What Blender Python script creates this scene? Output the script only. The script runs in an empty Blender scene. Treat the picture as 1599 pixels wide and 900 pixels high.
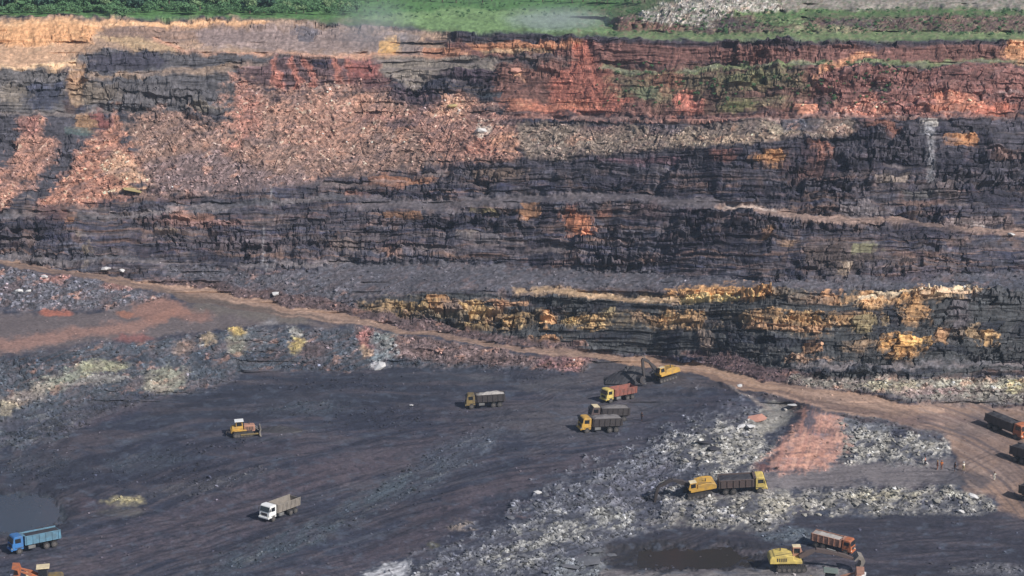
import bpy, bmesh, math, random
import numpy as np
from mathutils import Vector, Matrix
from mathutils.bvhtree import BVHTree

random.seed(7)
RNG = np.random.default_rng(11)
scn = bpy.context.scene
COL = scn.collection
R = math.radians

# ------------------------------------------------------------------ camera
FPX, CX, CY, CAMH = 2800.0, 799.5, 450.0, 100.0
PITCH = math.atan(600.0 / FPX)
cam_d = bpy.data.cameras.new("camera"); cam = bpy.data.objects.new("camera", cam_d); COL.objects.link(cam)
cam.location = (0, 0, CAMH); cam.rotation_euler = (math.pi / 2 - PITCH, 0, 0)
cam_d.sensor_width = 36; cam_d.lens = FPX / 1599.0 * 36.0
cam_d.clip_start = 1.0; cam_d.clip_end = 60000
scn.camera = cam

# ------------------------------------------------------------------ light
SUN_EL, SUN_AZ = 37.0, 132.0       # azimuth clockwise from +Y (the view direction): sun behind the camera, to the right
sd_ = Vector((math.sin(R(SUN_AZ)) * math.cos(R(SUN_EL)), math.cos(R(SUN_AZ)) * math.cos(R(SUN_EL)), math.sin(R(SUN_EL))))
w = bpy.data.worlds.new("World"); scn.world = w; w.use_nodes = True
nt = w.node_tree; bg = nt.nodes["Background"]
sky = nt.nodes.new("ShaderNodeTexSky"); sky.sky_type = 'NISHITA'; sky.sun_disc = False
sky.sun_elevation = R(SUN_EL); sky.sun_rotation = R(SUN_AZ)
nt.links.new(sky.outputs[0], bg.inputs[0]); bg.inputs[1].default_value = 0.085
sun_d = bpy.data.lights.new("sun", 'SUN'); sun_d.energy = 4.9; sun_d.angle = R(0.5); sun_d.color = (1.0, 0.95, 0.88)
sun = bpy.data.objects.new("sun", sun_d); COL.objects.link(sun)
sun.rotation_euler = sd_.to_track_quat('Z', 'Y').to_euler()
scn.view_settings.view_transform = 'Standard'; scn.view_settings.look = 'None'
scn.view_settings.exposure = 0.1; scn.view_settings.gamma = 1.0

# ------------------------------------------------------------------ noise
def _h(ix, iy, s):
    n = (ix.astype(np.uint32) * np.uint32(374761393) + iy.astype(np.uint32) * np.uint32(668265263) + np.uint32((s * 2246822519) & 0xffffffff))
    n = (n ^ (n >> np.uint32(13))) * np.uint32(1274126177)
    n ^= n >> np.uint32(16)
    return n
def rnd(ix, iy, s):
    return _h(ix, iy, s).astype(np.float32) * np.float32(1 / 4294967295.0)
def perlin(x, y, s):
    fx = np.floor(x); fy = np.floor(y); ix = fx.astype(np.int32); iy = fy.astype(np.int32)
    dx = (x - fx).astype(np.float32); dy = (y - fy).astype(np.float32)
    u = dx * dx * (3 - 2 * dx); v = dy * dy * (3 - 2 * dy)
    def g(a, b):
        t = rnd(ix + a, iy + b, s) * np.float32(6.2831853)
        return np.cos(t) * (dx - a) + np.sin(t) * (dy - b)
    a = g(0, 0); b = g(1, 0); c = g(0, 1); d = g(1, 1)
    return (a + (b - a) * u + (c - a + (d - b - c + a) * u) * v) * np.float32(1.5)
def fbm(x, y, o, s, gain=0.5):
    r = 0; a = 1.0; t = 0
    for i in range(o):
        r = r + a * perlin(x, y, s + i * 17); t += a; a *= gain; x = x * 2.03 + 11.3; y = y * 2.03 + 5.7
    return r / t * 1.4
def cells(x, y, s):
    fx = np.floor(x).astype(np.int32); fy = np.floor(y).astype(np.int32)
    f1 = np.full(x.shape, 9, np.float32); f2 = f1.copy(); cid = np.zeros(x.shape, np.float32); cid2 = cid.copy(); tilt = cid.copy()
    for a in (-1, 0, 1):
        for b in (-1, 0, 1):
            jx = rnd(fx + a, fy + b, s); jy = rnd(fx + a, fy + b, s + 1)
            ex = (x - (fx + a + jx)).astype(np.float32); ey = (y - (fy + b + jy)).astype(np.float32)
            d = ex * ex + ey * ey
            m = d < f1
            f2 = np.where(m, f1, np.minimum(f2, d)); f1 = np.where(m, d, f1)
            c = rnd(fx + a, fy + b, s + 2); e = rnd(fx + a, fy + b, s + 3)
            cid = np.where(m, c, cid); cid2 = np.where(m, e, cid2)
            tilt = np.where(m, ex * (c - .5) * 2 + ey * (e - .5) * 2, tilt)
    return np.sqrt(f1), np.sqrt(f2), cid, cid2, tilt
def sm(a, b, x):
    t = np.clip((x - a) / (b - a), 0, 1); return t * t * (3 - 2 * t)
def lin(c):
    c = np.array(c, np.float32) / 255.0
    return np.where(c <= 0.04045, c / 12.92, ((c + 0.055) / 1.055) ** 2.4).astype(np.float32)

# ------------------------------------------------------------------ terrain grid
def grow(a, b, n, p=2.2):
    t = np.linspace(0, 1, n + 1)[1:]; return a + (b - a) * t ** p
pxs = np.concatenate([grow(-60, -5200, 46)[::-1], np.arange(-60, 1661, 1.55), grow(1660, 6800, 46)]).astype(np.float32)
pys = np.concatenate([grow(965, 3600, 40)[::-1], np.arange(965, 55, -1.3), np.arange(55, -14, -1.8), grow(-14, -148.6, 60, 1.0)]).astype(np.float32)
NC, NR = len(pxs), len(pys)
PX, PY = np.meshgrid(pxs, pys)                       # rows from near to far
PXc = np.clip(PX, -120, 1720); 
wn1 = fbm(PXc / 60, PY / 34, 3, 3); wn2 = fbm(PXc / 60, PY / 30, 3, 31); wn3 = fbm(PXc / 11, PY / 7, 2, 51)
WX = PXc + wn1 * 12 + wn3 * 3.0
WY = PY + wn2 * 6 + wn3 * 2.2
NOI = fbm(PXc / 22, PY / 12, 4, 71)
FIN = fbm(PXc / 5.0, PY / 3.6, 2, 91)

def bricks(w, h, sd):
    ry = PY / h + .5 * perlin(PXc / 150, PY / 50, sd); row = np.floor(ry).astype(np.int32); k = .55 + .9 * rnd(row, row * 0, sd + 1)
    rx = (PXc + wn1 * 14) / w * k + rnd(row, row * 0, sd + 2) * 77; col = np.floor(rx).astype(np.int32); fx = rx - col; fy = ry - row
    return rnd(col, row, sd + 3), rnd(col, row, sd + 4), fx, fy, (.5 - fx) * w / k, (.5 - fy) * h
B1 = bricks(24, 11, 801); B2 = bricks(8, 4.6, 821)
wall0 = sm(2, 14, PY - np.interp(PX, [0, 450, 700, 960, 1600], [27, 31, 50, 60, 64])) * sm(-2, 12, np.interp(PX, [-400, 0, 300, 560, 940, 1150, 1400, 2000], [380, 400, 445, 490, 546, 578, 620, 690]) - PY)
WXN, WYN = WX, WY
WXQ = WX + wall0 * (B1[4] * .55 + B2[4] * .6); WYQ = WY + wall0 * (B1[5] * .55 + B2[5] * .6 - wn3 * 2)
def band(top, bot, soft=5, rough=.5):
    tx, ty = zip(*top); bx, by = zip(*bot)
    t = np.interp(WX, tx, ty); b = np.interp(WX, bx, by)
    s = np.minimum(WY - t, b - WY)
    x0 = max(tx[0], bx[0]); x1 = min(tx[-1], bx[-1])
    s = np.minimum(s, np.minimum(WX - x0, x1 - WX) * .6)
    return np.clip(.5 + s / soft + rough * (NOI * 1.2 + FIN * .5), 0, 1)
def strip(pts, hw, soft=4, rough=.4):
    return band([(x, y - hw) for x, y in pts], [(x, y + hw) for x, y in pts], soft, rough)
def poly(pts, soft=6, rough=.6):
    P = np.array(pts, np.float32); lo = P.min(0) - soft * 2 - 12; hi = P.max(0) + soft * 2 + 12
    out = np.zeros(PX.shape, np.float32)
    m = (WX > lo[0]) & (WX < hi[0]) & (WY > lo[1]) & (WY < hi[1])
    x = WX[m]; y = WY[m]
    if len(x) == 0: return out
    d = np.full(x.shape, 1e9, np.float32); ins = np.zeros(x.shape, bool)
    for i in range(len(P)):
        ax, ay = P[i]; bx, by = P[(i + 1) % len(P)]
        ex, ey = bx - ax, by - ay
        t = np.clip(((x - ax) * ex + (y - ay) * ey) / (ex * ex + ey * ey + 1e-9), 0, 1)
        d = np.minimum(d, (x - ax - t * ex) ** 2 + (y - ay - t * ey) ** 2)
        c = ((ay > y) != (by > y)) & (x < ex * (y - ay) / (by - ay + 1e-9) + ax)
        ins ^= c
    s = np.sqrt(d) * np.where(ins, 1, -1)
    out[m] = np.clip(.5 + s / soft + rough * (NOI[m] * 1.2 + FIN[m] * .5) - .5 * (s < -soft * 1.5), 0, 1)
    return out
def ell(cx, cy, rx, ry, soft=.5, rough=.5, rot=0):
    c, s = math.cos(R(rot)), math.sin(R(rot))
    dx = WXQ - cx; dy = WYQ - cy
    q = np.sqrt(((dx * c + dy * s) / rx) ** 2 + ((-dx * s + dy * c) / ry) ** 2)
    m = q < 3
    return np.where(m, np.clip(.5 + (1 - q) / soft + rough * (NOI * 1.2 + FIN * .5) * (q < 1.9), 0, 1), 0)

# boundary curves of the pit
RIM = [(-400, 27), (0, 27), (200, 24), (300, 26), (450, 31), (560, 38), (640, 47), (700, 50), (820, 53), (960, 60), (1100, 63), (1300, 62), (1420, 64), (2000, 64)]
ROADT = [(-400, 385), (0, 405), (180, 432), (300, 450), (420, 472), (560, 496), (700, 523), (820, 544), (940, 552), (1060, 566), (1150, 584), (1250, 606), (1400, 628), (1480, 638), (2000, 690)]
ROADB = [(-400, 392), (0, 414), (180, 442), (260, 459), (300, 472), (420, 490), (560, 508), (700, 532), (820, 552), (940, 563), (1060, 580), (1130, 597), (1180, 614), (1250, 630), (1330, 645), (1400, 660), (1440, 672), (2000, 700)]
rimY = np.interp(WX, *zip(*RIM)); roadT = np.interp(WX, *zip(*ROADT)); roadB = np.interp(WX, *zip(*ROADB))
wall = sm(-2, 3, WY - rimY) * sm(-3, 3, roadT - WY)

# maps
S = np.full(PX.shape, 0.015, np.float32)            # rise per metre of depth
ROCK = np.zeros(PX.shape, np.float32)               # broken-rock relief
PROT = np.zeros(PX.shape, np.float32)
FACE = np.zeros(PX.shape, np.float32)               # steep bedrock relief
C = np.zeros(PX.shape + (3,), np.float32)
VAR = np.full(PX.shape, .3, np.float32)             # contrast of the grain
def lay(m, col=None, slope=None, rock=None, face=None, var=None, a=1.0):
    m = m.astype(np.float32)
    if col is not None: C[:] = C + (lin(col) - C) * (m * a)[..., None]
    if slope is not None: S[:] = S + (slope - S) * m
    if rock is not None: ROCK[:] = ROCK + (rock - ROCK) * m
    if face is not None: FACE[:] = FACE + (face - FACE) * m
    if var is not None: VAR[:] = VAR + (var - VAR) * m
E0, E1 = -400, 2000
# --- pit floor base
C[:] = lin((50, 55, 74))
fl = fbm(PXc / 150 + PY / 60, PY / 22 - PXc / 200, 4, 201)
fl2 = fbm(PXc / 90 + PY / 30, PY / 9 + PXc / 45, 3, 221)
lay(sm(.0, .5, fl), (82, 74, 82), a=.8)
lay(sm(.05, .5, -fl2), (38, 41, 58), a=.85); lay(sm(.1, .5, fl2), (76, 80, 92), a=.5)
# --- wall base
wc = np.array([58, 57, 70])
lay(wall, wc, slope=1.15, face=1, var=.8)
# strata: thin near-horizontal beds, brown / blue-black / grey
st = fbm(PXc / 260, PY / 7.0 + wn2 * 1.2, 3, 301); st2 = fbm(PXc / 120, PY / 3.2 + wn2, 2, 321)
lay(wall * sm(.1, .55, st), (110, 94, 92), a=.7); lay(wall * sm(.1, .5, -st), (46, 48, 66), a=.7)
lay(wall * sm(.25, .6, st2), (122, 106, 98), a=.5); lay(wall * sm(.2, .5, -st2), (36, 38, 56), a=.6)
blk = fbm(PXc / 30, PY / 26, 3, 341)
lay(wall * sm(.2, .6, blk), (120, 92, 76), a=.35)

# --- plateau behind the rim
plat = sm(-2, 3, rimY - WY)
lay(plat, (92, 112, 72), slope=.02, face=0, rock=0, var=.5)
lay(plat * sm(.0, .5, NOI), (112, 116, 84), a=.8)
lay(poly([(E0, -200), (E0, 24), (520, 28), (700, 22), (940, 14), (1000, 0), (1000, -200)]), (84, 128, 68))
lay(poly([(560, 26), (700, 16), (900, 18), (1000, 34), (960, 50), (800, 50), (660, 46)]), (118, 150, 92))
lay(poly([(950, 30), (1040, 22), (1130, 20), (1230, 28), (1420, 26), (E1, 22), (E1, 50), (1420, 50), (1200, 52), (1100, 50), (960, 46)]), (98, 76, 74), slope=.5, rock=.5, var=.9)
for a_ in ((1110, 36, 70, 10), (1340, 36, 60, 8)): lay(ell(*a_), (66, 56, 64), a=.8)
lay(ell(1010, 42, 60, 8), (120, 84, 76)); lay(ell(1225, 30, 40, 12), (96, 118, 74)); lay(ell(1280, 46, 70, 5), (150, 146, 110), a=.7)
lay(poly([(1000, 20), (1030, 4), (1090, -6), (1200, -4), (1225, 14), (1150, 22), (1110, 38), (1010, 36)]), (176, 168, 160), slope=.6, rock=.9, var=1.0)
lay(poly([(1215, -10), (1420, -6), (E1, -10), (E1, 14), (1420, 12), (1300, 14), (1220, 18)]), (150, 140, 132), slope=.3, var=.8)
lay(strip([(1150, 22), (1300, 18), (E1, 19)], 3), (88, 118, 66))
lay(strip([(960, 56), (1100, 57), (1300, 56), (E1, 56)], 5), (116, 134, 88), slope=.03)
lay(ell(870, 34, 70, 14), (130, 140, 140), a=.5)  # bluish smoke haze tinted into the ground colour

# --- upper left: orange sandstone and tan benches
lay(band([(E0, 28), (430, 30), (640, 50), (700, 52)], [(E0, 100), (120, 105), (300, 88), (520, 92), (700, 96)], 8), (166, 136, 114), slope=.45, face=.45, var=.6)
lay(poly([(E0, 34), (0, 34), (240, 32), (420, 34), (420, 44), (150, 46), (140, 68), (0, 76), (E0, 80)]), (206, 152, 104), slope=.9)
lay(poly([(E0, 72), (0, 68), (135, 66), (130, 84), (90, 100), (0, 108), (E0, 112)]), (190, 150, 118), slope=.25)
lay(strip([(E0, 104), (0, 106), (60, 106), (125, 96)], 2.5), (216, 178, 136))
lay(poly([(160, 38), (300, 42), (440, 46), (450, 62), (300, 66), (170, 66)], 10), (140, 112, 98), var=.8)
lay(poly([(200, 52), (230, 62), (290, 78), (240, 88), (150, 60)], 6), (176, 146, 112))
lay(poly([(300, 44), (560, 40), (640, 60), (600, 86), (420, 86), (320, 70)], 12), (128, 112, 112), a=.8, var=.8)
lay(ell(475, 52, 16, 14), (84, 84, 96), a=.8); lay(ell(200, 42, 40, 5), (120, 100, 94), a=.7)
lay(strip([(230, 60), (290, 82), (520, 88), (700, 84)], 3), (196, 146, 118), slope=.12)
lay(strip([(E0, 38), (60, 37), (240, 36), (420, 36)], 2.5), (214, 168, 124), a=.8)
# dark panels under them
lay(poly([(125, 82), (160, 76), (330, 84), (560, 92), (650, 100), (640, 160), (560, 140), (440, 150), (370, 180), (140, 180), (110, 140)], 8), (84, 82, 88), slope=1.3, face=1, var=.8)
lay(poly([(135, 84), (250, 82), (262, 98), (200, 108), (140, 108)], 5), (62, 60, 74))
lay(strip([(140, 120), (220, 116), (290, 110), (420, 102)], 5, 6), (140, 118, 102), slope=.3)
lay(poly([(E0, 108), (0, 108), (100, 110), (102, 176), (0, 178), (E0, 178)], 6), (98, 94, 96), slope=1.3)
lay(ell(68, 150, 34, 20), (62, 64, 80)); lay(ell(16, 148, 22, 18), (124, 112, 100), a=.7)
lay(poly([(104, 104), (132, 96), (136, 150), (118, 166), (104, 140)], 6), (158, 124, 96), slope=.5)
lay(ell(150, 150, 40, 14), (126, 110, 92), a=.6); lay(ell(250, 150, 70, 18), (92, 88, 92), a=.6); lay(ell(320, 168, 30, 6), (120, 110, 96), a=.6)
lay(strip([(E0, 178), (0, 178), (180, 178)], 2.5, 3), (120, 110, 108), slope=.15)
lay(poly([(E0, 180), (0, 180), (180, 182), (400, 180), (360, 200), (360, 300), (E0, 320)], 6), (70, 68, 78), slope=1.2)
lay(ell(130, 190, 16, 14), (138, 106, 80)); lay(ell(125, 206, 14, 10), (76, 100, 98), a=.6)
lay(ell(200, 196, 18, 12), (40, 46, 54), a=.8)
# red streaked face right of the dark panel
lay(poly([(370, 110), (430, 92), (520, 90), (620, 100), (600, 150), (520, 140), (440, 160), (380, 190), (365, 150)], 8), (98, 76, 80), slope=1.5, var=1)
for x_ in (428, 455, 480, 527, 545): lay(poly([(x_ - 4, 90), (x_ + 3, 90), (x_ + 14, 140), (x_ - 2, 136)], 4), (172, 108, 92), a=.8)
lay(ell(505, 102, 14, 9), (44, 40, 62)); lay(ell(420, 148, 20, 9), (50, 48, 62))
lay(ell(515, 138, 22, 5), (190, 180, 176), a=.8)

# --- red / pink talus aprons
TAL = dict(slope=.75, rock=1, face=.1, var=.8)
lay(poly([(200, 190), (250, 175), (300, 186), (345, 205), (355, 180), (360, 130), (378, 122), (430, 150), (520, 135), (600, 140), (640, 160), (700, 170), (780, 180), (812, 215), (800, 245), (640, 262), (540, 275), (470, 292), (300, 304), (225, 315), (215, 250)], 22, .9), (140, 110, 96), **TAL)
lay(poly([(356, 240), (366, 128), (380, 126), (412, 160), (400, 190), (380, 230)], 18, .9), (170, 114, 96), **TAL)
lay(poly([(420, 160), (520, 138), (590, 148), (620, 180), (560, 230), (480, 240), (420, 210)], 24, .9), (168, 124, 104), **TAL)
lay(poly([(230, 260), (330, 230), (380, 260), (500, 280), (440, 300), (240, 304)], 14), (104, 92, 98), a=.8)
lay(poly([(36, 190), (62, 186), (84, 230), (78, 250), (30, 300), (0, 330), (E0, 345), (E0, 262), (0, 264), (34, 230)], 16, .9), (166, 118, 98), **TAL)
lay(poly([(150, 205), (178, 180), (196, 225), (226, 262), (200, 305), (110, 326), (64, 330), (108, 262), (138, 226)], 16, .9), (172, 116, 92), **TAL)
lay(poly([(176, 232), (222, 258), (226, 280), (200, 290), (160, 270)], 6), (204, 160, 126), a=.9)
lay(strip([(170, 300), (230, 296)], 3), (200, 156, 124)); lay(strip([(175, 306), (225, 302)], 2, 3), (60, 50, 50))
lay(ell(158, 190, 14, 14), (112, 66, 64)); lay(ell(50, 200, 14, 16), (150, 98, 90), a=.8)
lay(poly([(700, 262), (620, 180), (650, 165), (720, 150), (800, 190), (812, 230), (780, 250)], 20, .9), (150, 108, 94), **TAL)
lay(ell(706, 165, 24, 16), (218, 164, 134)); lay(ell(700, 182, 34, 8), (214, 164, 136), a=.8); lay(ell(755, 205, 11, 11), (216, 196, 180)); lay(ell(760, 232, 30, 12), (186, 120, 98)); lay(ell(790, 225, 24, 16), (196, 140, 108), a=.8)
lay(ell(620, 195, 30, 9, rot=8), (70, 56, 64)); lay(ell(640, 150, 40, 16, rot=12), (62, 52, 66)); lay(ell(790, 190, 30, 6), (66, 50, 58)); lay(ell(575, 120, 34, 20), (96, 64, 66), a=.8)
lay(ell(570, 105, 30, 14), (150, 84, 76), a=.6)

# --- upper middle and right: red-brown vegetated benches
lay(band([(690, 66), (930, 70), (1060, 68), (E1, 70)], [(690, 86), (930, 98), (1060, 98), (E1, 98)], 5), (120, 82, 76), slope=1.3, face=.8, var=.9)
lay(strip([(660, 62), (800, 58), (960, 66), (1100, 69), (E1, 70)], 4), (62, 54, 64), a=.8)
lay(strip([(735, 72), (800, 74), (880, 72), (910, 70)], 6), (184, 124, 88)); lay(strip([(750, 80), (860, 82)], 4), (170, 140, 104), a=.7)
lay(ell(612, 72, 16, 13), (190, 146, 84)); lay(ell(690, 84, 34, 12), (178, 122, 92)); lay(ell(640, 72, 18, 20), (110, 104, 108), a=.7)
lay(poly([(600, 92), (700, 92), (800, 90), (900, 90), (900, 104), (740, 112), (680, 122), (640, 140), (590, 110)], 8), (122, 112, 104), slope=.5, var=.7)
lay(ell(800, 96, 30, 6), (56, 52, 62), a=.9); lay(ell(750, 118, 50, 10), (66, 54, 66)); lay(ell(850, 94, 40, 6), (64, 60, 72), a=.7)
lay(poly([(780, 100), (900, 92), (1140, 104), (1290, 108), (1270, 178), (1100, 180), (800, 180), (770, 140)], 10), (116, 78, 70), slope=1.0, face=.7, rock=.3, var=1.0)
lay(poly([(890, 70), (918, 68), (930, 100), (990, 150), (960, 176), (860, 174), (860, 120), (900, 96)], 12), (164, 92, 74), a=.85, var=1)
lay(ell(875, 165, 70, 9), (188, 112, 84), a=.8); lay(ell(806, 112, 10, 10), (190, 140, 110)); lay(ell(818, 134, 10, 8), (60, 40, 44)); lay(ell(772, 150, 14, 9), (60, 66, 76)); lay(ell(808, 166, 20, 9), (180, 112, 84), a=.8)
lay(poly([(940, 120), (1060, 110), (1250, 106), (1265, 150), (1180, 176), (1010, 160)], 14), (98, 90, 66), a=.85, var=1)
lay(ell(1010, 145, 60, 9), (92, 104, 76), a=.8); lay(ell(1180, 122, 50, 12), (88, 96, 60), a=.8); lay(ell(1150, 168, 30, 8), (104, 108, 62), a=.8)
lay(strip([(940, 104), (1050, 112), (1150, 102), (1280, 100), (1420, 97), (E1, 100)], 3, 4), (108, 122, 78), slope=.2)
lay(ell(1075, 160, 22, 18), (184, 108, 90)); lay(ell(1040, 128, 20, 20), (140, 84, 66), a=.6); lay(ell(1110, 150, 8, 22), (70, 44, 46), a=.8); lay(ell(1200, 150, 60, 8), (96, 62, 60), a=.8)
lay(poly([(1270, 140), (1290, 100), (1350, 80), (1370, 84), (1310, 110), (1290, 136)], 5), (196, 138, 100), slope=.5)
lay(poly([(1300, 108), (1420, 104), (E1, 100), (E1, 178), (1270, 178), (1265, 150)], 8), (128, 82, 76), slope=1.0, rock=.5, var=1)
lay(ell(1280, 160, 18, 14), (60, 48, 54), a=.8); lay(ell(1375, 138, 8, 10), (46, 36, 44))
lay(poly([(1300, 178), (1330, 160), (1362, 142), (1392, 168), (1400, 180)], 7), (190, 116, 92), slope=.7, rock=1)
lay(ell(1258, 172, 14, 8), (206, 136, 106)); lay(ell(1490, 160, 50, 14), (196, 124, 96)); lay(ell(1550, 168, 30, 12), (186, 106, 82)); lay(ell(1590, 80, 18, 18), (206, 148, 104)); lay(ell(1430, 160, 26, 10), (150, 92, 84))
lay(ell(1500, 120, 60, 14), (100, 62, 62), a=.6)
lay(strip([(560, 184), (700, 184), (860, 184), (1000, 186), (1150, 184), (1300, 182), (E1, 182)], 3, 4), (150, 104, 92), slope=.1)

# --- pale green/pink debris slope above the big black face
lay(poly([(800, 196), (900, 194), (1060, 200), (1200, 190), (1340, 188), (1340, 214), (1100, 228), (1040, 232), (940, 242), (820, 248)], 8), (124, 112, 100), slope=.6, rock=.9, face=.2, var=.9)
lay(ell(935, 205, 40, 10), (108, 74, 76), a=.6); lay(ell(1035, 200, 30, 8), (82, 76, 84)); lay(ell(940, 215, 70, 14), (134, 120, 104), a=.6); lay(ell(1180, 214, 70, 8, rot=-6), (170, 146, 122), a=.8); lay(ell(1220, 200, 24, 10), (176, 162, 136), a=.7); lay(ell(1310, 204, 26, 10), (188, 150, 128), a=.7)
lay(ell(1245, 196, 30, 10), (76, 84, 98)); lay(ell(1080, 215, 50, 8), (156, 136, 110), a=.6)

# --- the black benched face (left lower, middle, right)
lay(band([(E0, 325), (60, 330), (240, 314), (400, 300), (560, 276), (700, 262), (820, 250), (950, 242), (1100, 228), (1200, 218), (1320, 214), (1420, 184), (E1, 180)],
         [(E0, 400), (0, 404), (300, 446), (560, 490), (820, 540), (1060, 560), (1250, 600), (E1, 640)], 7),
    (64, 62, 74), slope=1.25, face=1, rock=.1, var=.9)
bb = sm(245, 300, WY) * wall * sm(-1, 1, WY - np.interp(WX, [0, 400, 820, 1400], [330, 300, 250, 190]))
lay(bb * sm(.12, .55, st), (96, 86, 90), a=.65); lay(bb * sm(.15, .55, -st), (38, 42, 62), a=.65); lay(bb * sm(.2, .6, st2), (122, 106, 102), a=.45)
lb = fbm(PXc / 170 + 3, PY / 5.5 + wn2 * .8, 3, 361, .55); lb2 = fbm(PXc / 75, PY / 9, 3, 363)
lay(bb * sm(.22, .5, lb), (124, 94, 80), a=.6); lay(bb * sm(.22, .5, -lb), (42, 48, 74), a=.7); lay(bb * sm(.25, .6, lb2), (84, 88, 104), a=.5); lay(bb * sm(.3, .6, -lb2), (96, 72, 70), a=.45)
lay(bb * sm(.25, .65, blk), (118, 92, 80), a=.45); lay(bb * sm(.25, .7, -blk), (38, 44, 70), a=.55)
# ledges
lay(strip([(E0, 335), (0, 338), (200, 336), (420, 316), (560, 306)], 5, 6), (76, 76, 84), slope=.12)
lay(strip([(500, 292), (620, 282), (700, 268)], 4, 5), (96, 80, 78), a=.7, slope=.3)
lay(strip([(560, 320), (700, 318), (850, 312), (980, 310), (1130, 318)], 8, 8), (98, 92, 98), slope=.06, face=.2, a=.85)
lay(strip([(1120, 320), (1200, 330), (1300, 342), (1420, 346), (1500, 356), (E1, 400)], 5, 5), (146, 120, 108), slope=.04, face=0)
lay(strip([(1130, 322), (1210, 328)], 2.5, 3), (190, 168, 156)); lay(strip([(1490, 344), (1530, 348)], 2.5, 3), (210, 200, 196)); lay(ell(1579, 365, 6, 3), (220, 214, 210))
lay(strip([(E0, 404), (200, 404), (300, 412), (420, 414), (560, 412)], 4, 5), (86, 86, 94), slope=.1, a=.8)
lay(strip([(480, 398), (640, 392), (760, 388), (900, 394)], 5, 7), (84, 76, 84), slope=.3, a=.7)
lay(poly([(420, 430), (560, 412), (720, 408), (860, 420), (1060, 428), (1200, 440), (1350, 430), (E1, 425), (E1, 452), (1300, 452), (1060, 455), (860, 450), (700, 456), (560, 468), (430, 462)], 8), (82, 82, 92), slope=.16, face=.2, rock=.3, a=.9)
lay(strip([(1360, 470), (1500, 460), (E1, 450)], 26, 20), (66, 68, 80), slope=.5)
# colour accents in the black face
for a_ in ((320, 345, 70, 9, (122, 92, 88)), (300, 335, 30, 7, (140, 100, 86)), (270, 360, 20, 4, (140, 122, 104)), (103, 340, 14, 12, (140, 98, 70)), (80, 336, 30, 10, (94, 68, 70)),
           (133, 390, 7, 26, (118, 106, 94)), (630, 335, 26, 7, (132, 94, 68)), (640, 280, 60, 7, (150, 104, 76)), (600, 282, 30, 9, (142, 96, 74)), (780, 272, 50, 7, (110, 92, 82)), (900, 345, 18, 18, (170, 104, 70)),
           (825, 328, 9, 12, (158, 112, 76)), (904, 356, 13, 14, (196, 124, 84)), (938, 336, 12, 8, (134, 88, 72)), (955, 360, 8, 7, (140, 106, 80)), (540, 390, 20, 16, (104, 92, 90)), (610, 398, 14, 9, (124, 92, 78)),
           (1207, 248, 28, 13, (168, 116, 66)), (1275, 236, 26, 14, (136, 88, 72)), (1380, 200, 30, 12, (128, 82, 66)), (1505, 218, 27, 12, (190, 130, 78)), (1130, 244, 24, 14, (120, 76, 66)), (1260, 262, 34, 18, (100, 70, 66)),
           (1395, 276, 24, 8, (122, 108, 98)), (1350, 325, 36, 12, (116, 108, 112)), (1198, 366, 12, 10, (148, 108, 74)), (1240, 380, 18, 6, (150, 118, 92)), (1310, 400, 60, 24, (86, 74, 72)), (1320, 418, 10, 8, (150, 130, 112)),
           (1350, 390, 12, 10, (114, 112, 84)), (1440, 300, 30, 6, (94, 92, 92)), (1570, 240, 30, 12, (118, 92, 86)), (1520, 345, 60, 6, (120, 104, 104)), (1430, 430, 50, 8, (70, 66, 80)), (1480, 300, 20, 14, (84, 74, 76)),
           (1000, 250, 60, 8, (92, 66, 76)), (760, 330, 24, 5, (130, 116, 80)), (560, 300, 26, 5, (134, 88, 70)), (760, 375, 40, 8, (92, 88, 94)), (720, 368, 20, 5, (110, 100, 96)), (390, 380, 60, 12, (80, 72, 80)), (1020, 330, 20, 14, (70, 56, 62))):
    lay(ell(*a_[:4]), a_[4], a=.85)
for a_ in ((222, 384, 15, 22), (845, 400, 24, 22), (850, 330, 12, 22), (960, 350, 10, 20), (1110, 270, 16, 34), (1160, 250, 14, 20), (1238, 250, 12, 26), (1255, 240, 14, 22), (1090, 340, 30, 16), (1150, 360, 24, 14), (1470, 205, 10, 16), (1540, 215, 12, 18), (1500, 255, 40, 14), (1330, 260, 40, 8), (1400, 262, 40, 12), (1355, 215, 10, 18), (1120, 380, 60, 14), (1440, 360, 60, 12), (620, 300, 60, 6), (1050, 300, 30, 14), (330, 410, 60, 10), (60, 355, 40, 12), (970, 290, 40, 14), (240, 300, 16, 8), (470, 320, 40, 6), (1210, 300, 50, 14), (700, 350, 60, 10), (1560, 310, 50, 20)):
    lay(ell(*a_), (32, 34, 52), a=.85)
# pale water streaks running down the face
for x_, y0_, y1_, hw in ((424, 290, 330, 1.3), (411, 350, 412, 1.6), (416, 412, 440, 1.2), (1453, 195, 285, 7), (1448, 190, 215, 10)):
    q = np.clip(1.3 - np.abs(PXc - x_ - wn3 * 2) / hw, 0, 1) * sm(y0_ - 6, y0_ + 4, PY) * sm(y1_ + 6, y1_ - 4, PY)
    lay(q * (.5 + .5 * (FIN > -.1)), (156, 156, 162), a=.55)
lay(ell(1448, 188, 14, 6), (180, 172, 164), a=.7)
for x_ in (960, 990, 1015, 1060, 1080, 1130, 1180, 820, 760, 1290, 1480, 680, 880):     # vertical joints
    q = np.clip(1.2 - np.abs(WX - x_) / 2.2, 0, 1) * wall * sm(225, 250, PY) * sm(300, 285, PY)
    lay(q, (28, 30, 48), a=.7)

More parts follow.
